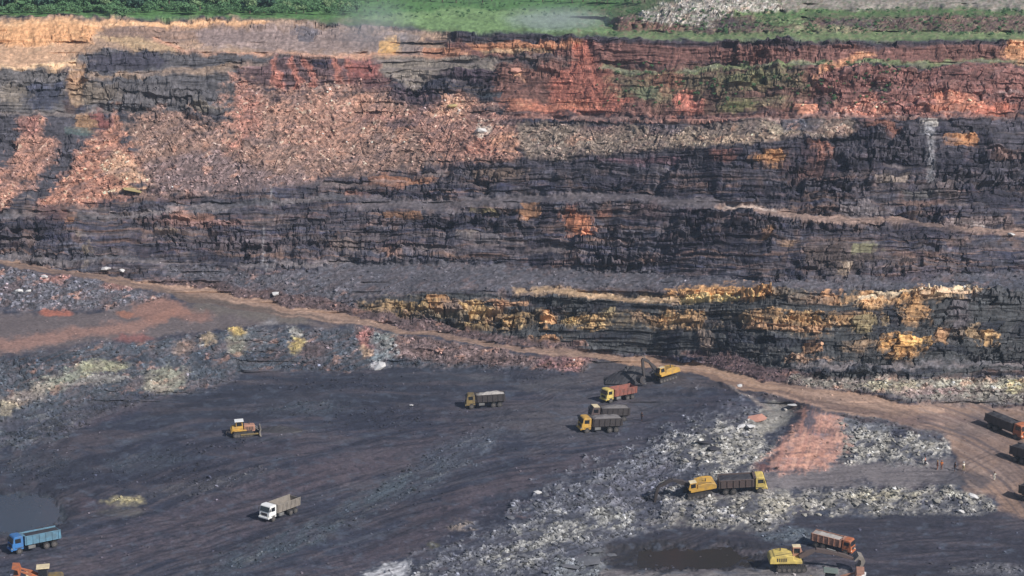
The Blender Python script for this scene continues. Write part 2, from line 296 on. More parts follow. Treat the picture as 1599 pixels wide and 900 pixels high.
# --- yellow rock step low on the wall, sun and shadow painted into its patches
lay(band([(560, 470), (700, 458), (860, 462), (1060, 456), (1200, 452), (1500, 452), (E1, 452)], [(560, 494), (700, 520), (820, 540), (940, 550), (1060, 556), (1250, 590), (E1, 570)], 6), (66, 68, 72), slope=1.3, face=1, var=.9)
YEL = [(600, 482, 26, 9, (158, 134, 88)), (640, 480, 16, 7, (168, 142, 84)), (622, 492, 26, 5, (120, 100, 76)), (680, 474, 12, 8, (182, 140, 82)), (712, 478, 20, 7, (124, 108, 88)), (746, 482, 14, 10, (190, 158, 92)), (740, 505, 18, 9, (160, 136, 84)), (790, 472, 22, 8, (170, 132, 90)), (778, 492, 14, 10, (140, 116, 84)),
       (800, 500, 20, 14, (166, 138, 84)), (856, 498, 10, 12, (206, 158, 96)), (885, 500, 11, 8, (190, 162, 96)), (925, 502, 18, 10, (190, 156, 92)), (950, 490, 12, 8, (150, 136, 90)), (855, 533, 16, 7, (186, 142, 90)), (905, 538, 10, 7, (144, 114, 92)), (1010, 500, 16, 9, (150, 124, 88)), (1065, 500, 34, 11, (186, 148, 88)), (1090, 510, 10, 16, (160, 130, 84)),
       (1075, 462, 26, 7, (200, 152, 84)), (1130, 456, 60, 9, (208, 158, 88)), (1175, 460, 22, 12, (204, 154, 84)), (1090, 467, 50, 4, (224, 196, 120)), (1300, 462, 16, 10, (196, 148, 92)), (1270, 468, 22, 7, (150, 128, 100)), (1235, 462, 20, 8, (110, 104, 84)), (1350, 466, 16, 10, (214, 168, 104)), (1365, 474, 18, 6, (206, 166, 106)),
       (1425, 464, 18, 13, (198, 152, 84)), (1430, 480, 14, 22, (176, 138, 80)), (1450, 465, 26, 6, (176, 150, 110)), (1475, 464, 14, 6, (196, 168, 120)), (1480, 458, 34, 3, (214, 184, 140)), (1200, 498, 30, 9, (164, 130, 78)), (1265, 500, 30, 11, (176, 138, 80)), (1330, 496, 40, 12, (168, 134, 82)), (1220, 512, 60, 3, (176, 138, 92)), (1355, 505, 20, 14, (132, 122, 80)),
       (1410, 540, 24, 18, (196, 150, 76)), (1425, 532, 20, 8, (220, 174, 88)), (1400, 556, 16, 5, (190, 148, 90)), (1470, 526, 8, 9, (168, 132, 84)), (1515, 520, 20, 10, (150, 128, 86)), (1548, 528, 9, 9, (196, 158, 92)), (1268, 536, 10, 10, (156, 120, 78)), (1248, 552, 14, 6, (160, 128, 92)), (1275, 562, 30, 5, (164, 134, 100)), (1340, 540, 18, 9, (134, 114, 80)), (1100, 532, 6, 14, (120, 108, 88)), (1500, 500, 14, 24, (90, 88, 84))]
lay(strip([(600, 484), (760, 488), (900, 500), (1060, 502), (1200, 500), (1380, 500)], 9, 12, 1.3), (134, 114, 84), a=.6); lay(strip([(1060, 462), (1200, 460), (1340, 468), (1470, 464)], 6, 7, 1.1), (160, 128, 92), a=.7)
for a_ in YEL:
    q = ell(a_[0], a_[1], a_[2] * 1.22, a_[3] * 1.05, .6, 1.0) * (.5 + .5 * (B1[1] * .5 + B2[1] * .6 > .3)); lay(q, (a_[4][0] - 2, a_[4][1] - 6, a_[4][2] + 4), a=.95); PROT += q * .8
lay(strip([(800, 452), (860, 454), (910, 462), (990, 466), (1060, 468)], 5, 4), (178, 146, 112), slope=.1)
lay(strip([(1330, 470), (1370, 457), (1430, 458), (1510, 452)], 2.5, 3), (214, 190, 156), slope=.1)
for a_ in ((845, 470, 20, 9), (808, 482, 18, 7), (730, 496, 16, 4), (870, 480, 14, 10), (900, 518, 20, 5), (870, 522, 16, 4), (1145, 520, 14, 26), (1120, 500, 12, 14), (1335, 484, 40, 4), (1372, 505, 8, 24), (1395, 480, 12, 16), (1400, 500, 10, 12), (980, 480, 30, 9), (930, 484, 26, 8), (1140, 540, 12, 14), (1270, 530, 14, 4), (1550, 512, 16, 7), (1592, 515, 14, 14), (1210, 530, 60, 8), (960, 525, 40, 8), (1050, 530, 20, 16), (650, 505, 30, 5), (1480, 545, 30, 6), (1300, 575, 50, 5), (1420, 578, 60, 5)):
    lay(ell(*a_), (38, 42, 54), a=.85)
# toe debris between wall and road
lay(poly([(1060, 548), (1150, 556), (1250, 580), (1300, 590), (1300, 612), (1200, 595), (1100, 572)], 6), (84, 66, 70), slope=.5, rock=.6, face=.1)
lay(band([(1230, 584), (1330, 590), (1450, 590), (E1, 588)], [(1230, 600), (1330, 614), (1450, 626), (E1, 645)], 6), (118, 112, 104), slope=.4, rock=1, face=.1, var=1)
lay(ell(1400, 606, 50, 9), (158, 150, 124), a=.8); lay(ell(1520, 602, 70, 9), (160, 156, 140), a=.8); lay(ell(1450, 614, 60, 6), (150, 120, 120), a=.6); lay(ell(1590, 604, 20, 10), (176, 166, 110), a=.6)
lay(band([(1230, 566), (1400, 566), (E1, 560)], [(1230, 572), (1400, 574), (E1, 570)], 5), (92, 90, 96), slope=.2)
lay(band([(240, 432), (420, 452), (560, 478), (720, 510), (900, 540)], [(240, 450), (420, 474), (560, 498), (720, 526), (900, 552)], 6), (84, 68, 70), slope=.5, rock=.7, face=.1)
lay(band([(260, 415), (420, 424), (560, 440)], [(260, 432), (420, 452), (560, 478)], 6), (76, 76, 86), slope=.4, rock=.6, face=.3)

# --- left bench with rubble, brown tracks, banks down to the pit floor
below = sm(-2, 2, WY - roadB)
lay(band([(E0, 395), (0, 416), (200, 446), (260, 462), (260, 463)], [(E0, 470), (0, 484), (120, 488), (230, 480), (262, 470)], 8), (84, 84, 94), slope=.25, rock=1, var=1)
lay(poly([(70, 430), (110, 432), (100, 444), (66, 440)]), (160, 110, 100), a=.8); lay(ell(180, 448, 24, 7), (160, 110, 96), a=.6)
lay(poly([(E0, 492), (0, 488), (150, 488), (240, 470), (300, 474), (420, 492), (560, 510), (400, 508), (300, 520), (160, 534), (0, 552), (E0, 580)], 7), (100, 90, 92), slope=.06, rock=0, var=.3)
lay(strip([(E0, 560), (0, 540), (110, 522), (210, 512), (250, 500), (290, 482)], 9, 8), (142, 108, 98)); lay(ell(250, 485, 36, 18), (150, 106, 90), a=.7); lay(ell(300, 492, 30, 10), (146, 104, 90), a=.6)
lay(ell(90, 490, 24, 5), (156, 92, 74)); lay(ell(215, 530, 26, 8), (136, 84, 80), a=.8); lay(ell(195, 492, 20, 6), (160, 104, 80), a=.8)
lay(strip([(300, 480), (420, 494), (480, 502)], 7, 8), (104, 96, 92))
BANK = dict(slope=.48, rock=.7, face=.4, var=.9)
lay(poly([(E0, 590), (0, 556), (160, 538), (300, 524), (400, 512), (560, 512), (700, 536), (820, 556), (930, 566), (915, 584), (860, 582), (720, 574), (610, 572), (540, 582), (400, 580), (330, 606), (240, 622), (150, 650), (90, 690), (0, 700), (E0, 760)], 8), (62, 70, 82), **BANK)
lay(poly([(560, 512), (700, 536), (820, 556), (930, 566), (915, 580), (720, 570), (600, 560)], 6), (102, 84, 84), rock=.9)
lay(ell(880, 566, 40, 14), (124, 84, 86), a=.7, rock=1)
for a_ in ((110, 590, 60, 13, (128, 132, 118), -18), (40, 620, 40, 14, (126, 116, 108), -20), (160, 575, 36, 10, (140, 140, 112), -14), (260, 590, 34, 18, (118, 118, 104), 0), (250, 605, 24, 8, (146, 140, 126), 0), (145, 598, 60, 6, (112, 110, 108), -10),
           (368, 520, 12, 9, (190, 162, 88), 0), (372, 540, 16, 14, (110, 108, 96), 0), (325, 534, 14, 9, (136, 120, 96), 0), (462, 538, 12, 12, (188, 164, 92), 0), (460, 520, 10, 7, (150, 148, 144), 0), (425, 505, 16, 8, (122, 118, 122), 0), (395, 528, 20, 12, (70, 78, 88), 0), (5, 640, 24, 12, (134, 124, 104), 0),
           (285, 545, 16, 12, (112, 96, 88), 0), (490, 545, 24, 12, (74, 62, 66), 0), (602, 545, 20, 22, (112, 122, 128), 0), (610, 532, 14, 16, (120, 130, 130), 0), (594, 570, 14, 6, (168, 166, 172), 0), (576, 530, 8, 16, (144, 92, 88), 0), (571, 546, 8, 9, (170, 142, 116), 0)):
    lay(ell(*a_[:4], .6, .8, a_[5]), a_[4], a=.85)
for a_ in ((50, 560, 50, 10), (330, 565, 26, 8), (420, 556, 40, 10), (500, 572, 60, 8), (700, 576, 90, 6), (820, 582, 40, 5), (200, 560, 40, 8), (60, 670, 60, 12), (620, 568, 20, 6)): lay(ell(*a_), (40, 48, 62), a=.75)

# --- pit floor features
lay(poly([(200, 622), (420, 582), (640, 584), (840, 582), (900, 588), (760, 610), (560, 640), (420, 650), (250, 660)], 14), (46, 52, 68), a=.7)
lay(ell(700, 590, 130, 12), (60, 64, 76), a=.6); lay(ell(860, 600, 60, 14), (84, 82, 88), a=.7); lay(poly([(930, 562), (1060, 582), (1140, 604), (1080, 606), (990, 604), (900, 600), (905, 578)], 10), (86, 80, 84), a=.8)
lay(poly([(780, 645), (900, 610), (1050, 615), (1180, 630), (1100, 660), (1000, 690), (850, 690), (740, 660)], 16), (80, 80, 90), a=.65); lay(ell(840, 660, 80, 14), (92, 86, 90), a=.5)
lay(poly([(940, 680), (1030, 640), (1100, 610), (1200, 626), (1215, 650), (1120, 650), (1050, 690)], 10), (62, 62, 80), a=.7)
lay(ell(760, 590, 30, 6), (94, 94, 100), a=.7); lay(ell(620, 640, 70, 9), (84, 78, 84), a=.5); lay(ell(560, 645, 60, 14), (40, 46, 64), a=.8); lay(ell(640, 655, 60, 14), (48, 52, 72), a=.7)
for a_ in ((680, 730, 110, 22, -28, (66, 76, 90)), (600, 770, 80, 16, -24, (70, 82, 94)), (440, 850, 120, 16, -20, (66, 78, 90)), (720, 700, 60, 16, -20, (62, 72, 90)), (480, 640, 60, 12, -5, (60, 70, 84)), (230, 720, 70, 14, -8, (58, 68, 82)), (60, 730, 60, 24, 0, (50, 58, 72)), (330, 755, 90, 12, -10, (66, 66, 74))):
    lay(ell(*a_[:4], .8, .6, a_[4]), a_[5], a=.75, rock=.55)
for a_ in ((330, 800, 240, 20, -16), (560, 720, 160, 18, -14), (850, 740, 130, 12, -18), (620, 850, 150, 16, -20), (250, 860, 190, 12, -14), (480, 745, 120, 10, -10), (700, 800, 90, 10, -24), (430, 700, 90, 9, -3), (160, 650, 60, 8, -16), (760, 760, 100, 9, -24)):
    lay(ell(*a_[:4], .9, .5, a_[4]), (82, 72, 82), a=.7)
for a_ in ((300, 735, 50, 10, 0), (240, 745, 40, 8, 0), (440, 825, 90, 7, -18), (110, 690, 60, 7, -10), (420, 655, 60, 4, -5), (280, 640, 60, 6, -14), (150, 770, 60, 8, 4), (660, 820, 90, 6, -22), (560, 800, 80, 6, -22)): lay(ell(*a_[:4], .8, .5, a_[4]), (36, 38, 54), a=.75)
lay(ell(195, 783, 34, 7), (164, 152, 112), rock=.5); lay(ell(185, 800, 40, 8), (100, 96, 90), a=.6); lay(ell(130, 790, 24, 12), (84, 66, 74), a=.7)
lay(ell(722, 822, 22, 9), (160, 140, 124), slope=.3, rock=.8); lay(ell(680, 850, 14, 6), (100, 96, 72), a=.8)
lay(poly([(560, 905), (600, 880), (640, 872), (650, 905)], 8), (190, 190, 196)); lay(ell(810, 805, 22, 6), (140, 116, 116), a=.7)

# --- broken rock field, lower centre and right
lay(poly([(640, 915), (650, 886), (740, 850), (800, 812), (880, 765), (970, 722), (1030, 685), (1110, 645), (1200, 640), (1210, 700), (1180, 730), (1060, 740), (1060, 800), (980, 850), (940, 905)], 34, 1.2), (98, 100, 110), slope=.14, rock=1, var=1)
lay(poly([(1080, 720), (1040, 700), (1120, 660), (1190, 660), (1205, 700), (1180, 732), (1110, 740)], 20, 1), (150, 147, 142), slope=.22, rock=1)
lay(poly([(1200, 622), (1250, 634), (1230, 660), (1180, 690), (1170, 660)], 8), (132, 128, 122), rock=.3); lay(ell(1110, 630, 50, 14), (62, 62, 78), a=.7, rock=.2)
lay(poly([(740, 880), (820, 826), (960, 790), (1050, 770), (1000, 808), (900, 846), (800, 880)], 18, 1), (150, 148, 138), a=.9); lay(poly([(860, 870), (980, 850), (940, 905), (860, 905)], 8), (132, 138, 142), a=.8)
lay(poly([(930, 760), (1050, 720), (1060, 760), (1000, 800), (960, 800)], 8), (88, 86, 100), a=.8); lay(ell(1015, 790, 12, 26, rot=40), (38, 38, 52)); lay(ell(975, 765, 16, 10), (56, 54, 70), a=.8); lay(ell(770, 860, 30, 6, rot=-24), (50, 52, 66), a=.7)
lay(poly([(1050, 790), (1060, 765), (1180, 770), (1350, 760), (1500, 762), (1550, 780), (1545, 800), (1500, 800), (1400, 806), (1330, 800), (1250, 800), (1220, 830), (1100, 824), (1000, 826)], 16, 1), (142, 138, 132), slope=.34, rock=1, var=1)
lay(ell(1190, 790, 50, 14), (164, 158, 144), a=.8); lay(ell(1470, 788, 60, 12), (104, 104, 110), a=.7); lay(ell(1380, 775, 60, 8), (164, 156, 132), a=.7); lay(ell(1100, 800, 60, 12), (142, 140, 142), a=.7); lay(ell(1500, 772, 40, 4), (180, 176, 160), a=.7)
lay(poly([(940, 905), (950, 842), (1060, 826), (1200, 830), (1250, 806), (1500, 806), (E1, 800), (E1, 1000), (940, 1000)], 8), (50, 50, 64), slope=.0, rock=.0, var=.35)
lay(poly([(930, 1000), (940, 892), (1060, 890), (1200, 880), (1330, 888), (1260, 1000)], 6), (128, 122, 122), rock=.2, slope=.02)
lay(ell(1480, 850, 120, 30, rot=-8), (60, 58, 72), a=.6); lay(ell(1560, 890, 70, 10), (104, 104, 112), a=.7, rock=.5); lay(ell(1250, 838, 60, 12), (92, 104, 116), a=.8, rock=.6)
lay(ell(1060, 868, 130, 22), (50, 48, 50), slope=0, rock=0)
# haul road and the flat where people stand
lay(poly([(1180, 764), (1190, 740), (1320, 724), (1480, 716), (1500, 730), (1500, 758), (1350, 756), (1200, 768)], 10), (118, 111, 114), slope=.0, rock=.0, var=.2)
lay(poly([(1300, 640), (1400, 662), (1470, 685), (1480, 700), (1440, 716), (1330, 722), (1300, 715)], 14, 1), (146, 143, 138), slope=.36, rock=1, var=1)
lay(poly([(1300, 636), (1400, 656), (1440, 672), (1400, 680), (1310, 660)], 7), (98, 100, 108), rock=.5); lay(ell(1398, 676, 14, 9), (50, 52, 70))
lay(poly([(1235, 636), (1310, 642), (1318, 690), (1310, 726), (1260, 734), (1190, 730), (1215, 700), (1250, 668)], 14, .9), (168, 122, 106), slope=.4, rock=.15, var=.5)
lay(poly([(1240, 700), (1290, 700), (1300, 722), (1230, 728)], 8), (192, 134, 108), a=.6); lay(poly([(1262, 636), (1276, 636), (1280, 660), (1268, 672), (1258, 660)], 4), (84, 74, 84)); lay(ell(1190, 728, 16, 6), (110, 66, 60), a=.6)
roadm = sm(-1.5, 1.5, WY - roadT) * sm(-1.5, 1.5, roadB - WY) * (PXc < 1475)
turn = poly([(1430, 628), (E1, 660), (E1, 1000), (1700, 830), (1560, 800), (1555, 775), (1505, 762), (1500, 726), (1480, 700), (1476, 682), (1430, 668)], 8, .3)
road_all = np.maximum(roadm, turn)
lay(road_all, (134, 108, 94), slope=.03, rock=0, face=0, var=.25)
lay(roadm * sm(900, 1000, PXc) * sm(1300, 1150, PXc), (176, 138, 110), a=.8)
lay(roadm * sm(180, 300, PXc) * sm(640, 420, PXc) * sm(.35, .75, (WY - roadT) / (roadB - roadT + .1)), (86, 78, 76), a=.8)
lay(roadm * sm(.45, .0, (WY - roadT) / (roadB - roadT + .1)), (168, 134, 112), a=.7)
lay(roadm * sm(1150, 1250, PXc) * sm(.55, .8, (WY - roadT) / (roadB - roadT + .1)), (110, 88, 82), a=.7)
lay(ell(1540, 665, 60, 20), (92, 84, 88), a=.6); lay(ell(1540, 700, 40, 24), (124, 102, 94), a=.6); lay(ell(1510, 748, 40, 14), (66, 66, 76), a=.7); lay(ell(1460, 655, 60, 9), (104, 84, 86), a=.5); lay(ell(1570, 740, 30, 16), (110, 96, 96), a=.5)
lay(strip([(1130, 601), (1180, 619), (1250, 633), (1330, 649), (1400, 664), (1440, 678), (1470, 690)], 3, 3), (66, 58, 64), slope=.5)     # drop below the lower road edge, its shadow painted dark
lay(strip([(1140, 600), (1180, 628), (1210, 645)], 2, 3), (150, 136, 128), a=.8)
lay(poly([(E0, 758), (0, 754), (80, 752), (120, 772), (122, 812), (84, 840), (0, 850), (E0, 852)], 16, .8), (46, 46, 58), a=.8); lay(ell(1062, 868, 140, 26, .5, .8), (40, 38, 44), a=.8)
# pool beds
lay(poly([(E0, 770), (0, 768), (70, 766), (104, 782), (104, 806), (70, 826), (0, 836), (E0, 840)], 4, .2), (60, 66, 76), slope=0, rock=0, var=.1)

lay(ROCK * wall * sm(420, 380, PY), (118, 92, 86), a=.3)
# broken ground: stones thin out into dust and coal at the margins and in hollows
brk = fbm(PXc / 34, PY / 15 + PXc / 70, 4, 431, .6)
low = sm(600, 650, PY) * (1 - road_all)
hol = sm(-.08, .34, brk) * ROCK
hol = np.clip(hol * (1 + .5 * sm(1060, 960, PXc)), 0, 1); lay(hol * low, (58, 61, 76), a=.92); ROCK *= 1 - .65 * hol * (.3 + .7 * low)
brk2 = np.where(PXc < 1050, fbm(PXc / 46, (PY + .42 * PXc) / 6.5, 4, 443, .6), fbm(PXc / 22, PY / 6 + PXc / 60, 3, 441, .6))
lay(sm(.0, .4, brk2) * ROCK * low, (66, 68, 80), a=.8); lay(sm(.15, .6, -brk2) * ROCK * low, (142, 140, 138), a=.45); lay(ROCK * low * sm(1130, 950, PXc) * sm(640, 700, PXc), (84, 87, 100), a=.45)
lay(sm(.0, .45, brk2) * ROCK * (1 - low), (104, 80, 76), a=.55); lay(sm(.1, .5, brk) * ROCK * (1 - low), (96, 82, 86), a=.6); lay(sm(.25, .6, -brk) * ROCK * (1 - low), (196, 140, 112), a=.4)
# wheel-worn streaks over the pit floor and roads
flo = (1 - sm(.1, .5, ROCK)) * (1 - np.clip(FACE, 0, 1)) * sm(395, 420, PY)
flow = PY + .34 * (PXc - 400) * sm(590, 800, PY) * (PXc < 1120) + 5 * fbm(PXc / 120, PY / 60, 2, 451)
fs1 = fbm(flow / 3.0, PXc / 110, 2, 453); fs2 = fbm(flow / 9.0, PXc / 170, 3, 455); fs3 = fbm(PXc / 26, PY / 9, 4, 457, .6)
nr = flo * (1 - road_all) * (PY > 560) * (1 - .8 * poly([(1180, 766), (1185, 742), (1300, 726), (1480, 714), (1505, 730), (1505, 760), (1350, 758), (1200, 770)], 8))
lay(nr * sm(.05, .6, fs2), (84, 76, 84), a=.6); lay(nr * sm(.0, .6, -fs2), (38, 41, 58), a=.6)
fsm = sm(-.1, .5, fbm(PXc / 70, PY / 22, 3, 463)); lay(nr * fsm * sm(.15, .6, fs1), (92, 84, 92), a=.45); lay(nr * fsm * sm(.15, .55, -fs1), (34, 36, 52), a=.55); lay(nr * sm(.15, .6, fs3), (80, 90, 108), a=.5); lay(nr * sm(.25, .6, -fs3), (30, 34, 50), a=.6)
rq = roadT * 0 + (WYN - roadT) / (roadB - roadT + 3)
rs_ = fbm(rq * 4, PXc / 200, 2, 459)
lay(roadm * sm(.1, .5, rs_), (172, 140, 122), a=.6); lay(roadm * sm(.1, .5, -rs_), (100, 82, 80), a=.6)
tq = np.hypot((PXc - 1330) / 1.0, (PY - 900) * 1.35); ts = fbm(tq / 8, PXc / 400, 2, 461) * turn
lay(turn * sm(.1, .5, ts), (138, 118, 110), a=.7); lay(turn * sm(.1, .5, -ts), (76, 70, 78), a=.7)
# wheel tracks of the tippers
TRK = [[(-60, 890), (150, 862), (330, 822), (480, 775), (620, 730), (760, 690), (900, 650), (1000, 610)], [(60, 905), (280, 850), (480, 800), (660, 745), (800, 700), (930, 665), (1060, 625)], [(230, 905), (420, 850), (560, 805), (700, 750), (850, 700), (900, 675)],
       [(-60, 850), (120, 845), (300, 810), (410, 790), (600, 760), (740, 700), (780, 650), (860, 615), (960, 600)], [(380, 690), (500, 670), (620, 650), (740, 640), (900, 622)], [(560, 700), (700, 668), (800, 640), (880, 600), (950, 585)], [(1180, 750), (1330, 742), (1480, 738), (1560, 700), (1580, 660)], [(1200, 862), (1350, 846), (1500, 832), (1640, 806)], [(1200, 882), (1380, 870), (1520, 862), (1640, 850)], [(1250, 640 - 22), (1400, 644), (1500, 668), (1560, 720), (1640, 780)]]
tm = np.zeros(PX.shape, np.float32); te = tm.copy()
for tp in TRK:
    tx, ty = zip(*tp); yc = np.interp(PXc, tx, ty) + 4 * perlin(PXc / 70, PXc * 0 + ty[0], 471); inr = sm(tx[0] - 5, tx[0] + 25, PXc) * sm(tx[-1] + 5, tx[-1] - 25, PXc) * sm(-.5, .1, perlin(PXc / 60, PXc * 0 + ty[0] + 3, 475))
    for off in (-3.4, 3.4, 13.0):
        dd = np.abs(PY - yc - off - (off > 9) * 7 * perlin(PXc / 160, PXc * 0 + off, 477)); tm = np.maximum(tm, sm(2.0, .6, dd) * inr); te = np.maximum(te, sm(3.8, 2.2, dd) * sm(1.6, 2.4, dd) * inr)
tm *= flo; te *= flo
tb_ = .35 + .65 * sm(-.2, .4, fbm(PXc / 30, PY / 10, 2, 479)); lay(te * tb_, (100, 90, 96), a=.35); lay(tm * tb_, (36, 37, 50), a=.45)
for a_ in ((600, 652, 90, 16, -6), (280, 742, 90, 14, -6), (150, 640, 80, 14, -16), (820, 588, 70, 7, 2), (540, 600, 120, 9, 0), (100, 745, 70, 12, 0), (330, 700, 60, 8, -8)):
    q = ell(*a_[:4], .9, .7, a_[4]); lay(q, (36, 40, 58), a=.6); ROCK = np.maximum(ROCK, q * .45)
# gullies down the red earth slope
rg = poly([(1235, 636), (1310, 642), (1318, 690), (1310, 726), (1260, 734), (1190, 730), (1215, 700), (1250, 668)], 16, .9); gl = fbm((PXc + (PY - 640) * .25) / 7, PY / 50, 3, 471)
lay(rg * sm(.05, .5, gl), (156, 108, 96), a=.6); lay(rg * sm(.15, .5, -gl), (192, 144, 124), a=.5)
# weeds on the plateau and terraces
gsn = fbm(PXc / 9, PY / 3.5, 3, 481, .6); lay(plat * sm(.0, .45, gsn), (78, 102, 66), a=.6); lay(plat * sm(.1, .5, -gsn) * (PXc > 900), (124, 112, 92), a=.7)

# ------------------------------------------------------------------ integrate profile
face_n = fbm(PXc / 90, PY / 6.5, 3, 401)
S = S * np.exp(np.clip(FACE, 0, 1) * face_n * 1.7)
S = S * np.exp(np.clip(ROCK, 0, 1) * NOI * .5)
dep = PITCH + np.arctan((pys - CY) / FPX)
z0 = np.interp(pxs, [-120, 500, 1000, 1720], [-1, -1, -5, -5]).astype(np.float64)
Yv = np.zeros((NR, NC)); Zv = np.zeros((NR, NC)); Xv = np.zeros((NR, NC))
cP, sP = math.cos(PITCH), math.sin(PITCH)
T = np.zeros((NR,)); 
for r in range(NR):
    upc = (CY - pys[r]) / FPX
    dy = cP + upc * sP; dz = -sP + upc * cP            # ray for depth 1
    Tr = -dz / dy
    if r == 0:
        Y = (CAMH - z0) / Tr; Z = z0.copy()
    else:
        s = S[r].astype(np.float64)
        if pys[r] < 40: s = s * (1 - sm(40, -14, np.array(pys[r])))
        Y = (CAMH - Z + s * Y) / (s + Tr)
        Y[1:-1] = Y[1:-1] * .4 + .3 * (Y[:-2] + Y[2:])          # neighbouring strips of ground stay together
        if r % 6 == 0:
            for kk in (9, 9):
                cs = np.cumsum(np.concatenate([np.full(kk + 1, Y[0]), Y, np.full(kk, Y[-1])])); Y = Y * .5 + .5 * (cs[2 * kk + 1:] - cs[:-2 * kk - 1]) / (2 * kk + 1)
        if r % 12 == 0 and pys[r] < 640:
            kk = 60; cs = np.cumsum(np.concatenate([np.full(kk + 1, Y[0]), Y, np.full(kk, Y[-1])])); Y = Y * .35 + .65 * (cs[2 * kk + 1:] - cs[:-2 * kk - 1]) / (2 * kk + 1)
        Z = CAMH - Y * Tr
    Yv[r] = Y; Zv[r] = Z; Xv[r] = Y / dy * (pxs - CX) / FPX
# dust and crumbs lie on every ledge of the rock face
ldg = sm(.55, .22, S) * np.clip(FACE, 0, 1) * sm(-.5, .2, fbm(PXc / 60, PY / 12, 3, 761)); lumc = C @ np.array([.3, .6, .1], np.float32)
C[:] = C + ((C * .35 + lin((128, 116, 116)) * .65) - C) * (ldg * .8 * (lumc < .3))[..., None]
# arclength
dl = np.hypot(np.diff(Yv, axis=0), np.diff(Zv, axis=0)); V = np.vstack([np.zeros((1, NC)), np.cumsum(dl, 0)])
U = Xv.astype(np.float32); Vf = V.astype(np.float32)
print('rim z', Zv[np.argmin(abs(pys - 60))].min(), Zv[np.argmin(abs(pys - 60))].max(), 'Y', Yv[np.argmin(abs(pys - 60))].mean(), 'road z at 1250', Zv[np.argmin(abs(pys - 620)), np.argmin(abs(pxs - 1250))])
# relief, along the local surface normal
F = np.clip(FACE, 0, 1); K = np.clip(ROCK, 0, 1); G = np.clip(1 - F - K, 0, 1)
vert = fbm(U / 3.2, Vf / 14, 4, 501, .6); big = .75 * fbm(U / 26, Vf / 16, 3, 521); med = fbm(U / 6, Vf / 4.5, 4, 541, .6)
c1 = cells(U / 3.0 + .2 * med, Vf / 2.0, 561)
c2 = cells(U / .82 + .25 * med, Vf / .6 + .2 * vert, 581)
c3 = cells(U / 2.0 + .3 * med, Vf / 1.5, 601)
Zf = Zv.astype(np.float32); bed = fbm(U / 70, Zf / 1.3, 3, 701, .6); amp = .35 + 1.1 * sm(-.35, .5, fbm(U / 45, Vf / 16, 3, 721))
jn = np.minimum(np.minimum(B1[2], 1 - B1[2]) * 24, (1 - B1[3]) * 11); jn2 = np.minimum(np.minimum(B2[2], 1 - B2[2]) * 8, (1 - B2[3]) * 4.6)
blo = sm(-.35, .3, fbm(PXc / 110, PY / 30, 3, 741)); seam = fbm(PXc / 240, PY / 4.2 + .6 * wn2, 3, 751, .6)
dF = big * 2.6 + bed * .5 + seam * .5 + PROT * .8 + (vert * .75 + med * .4 + ((B1[0] - .5) * 1.5 + (B2[0] - .5) * .7 - .7 * (jn < 1.3) * (B1[1] > .7) - .2 * (jn2 < .9)) * (.35 + .9 * blo)) * amp
dF = dF * (.2 + .8 * sm(.12, .7, S)); nearm = sm(580, 640, PY); dK = -.45 * brk2 * low + big * .6 + med * .16 + (c2[2] - .35) * .42 * (1 - .35 * nearm) * np.clip((c2[1] - c2[0]) * 4, 0, 1) + (c3[2] > .8) * np.clip((c3[1] - c3[0]) * 2.2, 0, 1) * .6 * (1 - .5 * nearm)
trk = fs1
dG = fbm(U / 14, Vf / 10, 3, 641) * .28 + trk * .03 - tm * .06 + te * .04 + fs2 * .06 + med * .12
D = dF * F + dK * K + dG * G
fade = (np.interp(PX, [-2000, -60, 1660, 3600], [0, 1, 1, 0]) * np.interp(PY, [-60, 0, 980, 1500], [.3, 1, 1, .2])).astype(np.float32)
D = D * fade
pool = np.maximum(ell(1060, 868, 118, 19, .5, .5), poly([(E0, 770), (0, 768), (70, 766), (104, 782), (104, 806), (70, 826), (0, 836), (E0, 840)], 12, .7))
D = D * (1 - pool) - .5 * pool + .22 * med * pool * (1 - pool) * 4
sN = np.clip(S, 0, 3); nl = np.sqrt(1 + sN ** 2)
ny = -sN / nl; nz = 1 / nl
PXYZ = np.stack([Xv, Yv + D * ny, Zv + D * nz], -1).astype(np.float32)
# grain in the albedo: each broken stone has its own tone
g1 = (c2[2] - .5) * 1.25 * K * VAR + ((B1[1] - .5) * .5 + (B2[1] - .5) * .4) * (.3 + .7 * blo) * F * VAR - .3 * F * blo * (jn < 1.2) * (B1[1] > .7) + .35 * F * seam
g2 = FIN * .5 * VAR + NOI * .35 * VAR
mul = np.exp(g1 * 1.0 + g2)
C *= mul[..., None]
hl = (K * (.8 - .6 * nearm) * (c2[3] > .9) + F * .25 * (B2[1] > .95))[..., None]
C = C + (np.clip(C * 1.9 + .05, 0, .6) - C) * hl * .7
lum = (C @ np.array([.3, .6, .1], np.float32))[..., None]; C = lum + (C - lum) * .86; C = np.clip(C * .92 + .003, .012, .74)
# metal-free dusty warm lift of the redness
# zone ids : 0 pit floor, 1 road, 2 rock face, 3 rubble slope, 4 grass plateau
zone = np.zeros(PX.shape, np.int8)
zone[K > .45] = 3
zone[(wall > .5)] = 2
zone[plat > .5] = 4
zone[(road_all > .5)] = 1
zone[(PY > 970)] = 0
Zq = np.round((zone[:-1, :-1].astype(int))).astype(int)
idx = np.arange(NR * NC).reshape(NR, NC)
quads = np.stack([idx[:-1, :-1], idx[:-1, 1:], idx[1:, 1:], idx[1:, :-1]], -1)
allv = PXYZ.reshape(-1, 3); allc = np.concatenate([C.reshape(-1, 3), np.ones((NR * NC, 1), np.float32)], 1).astype(np.float32)

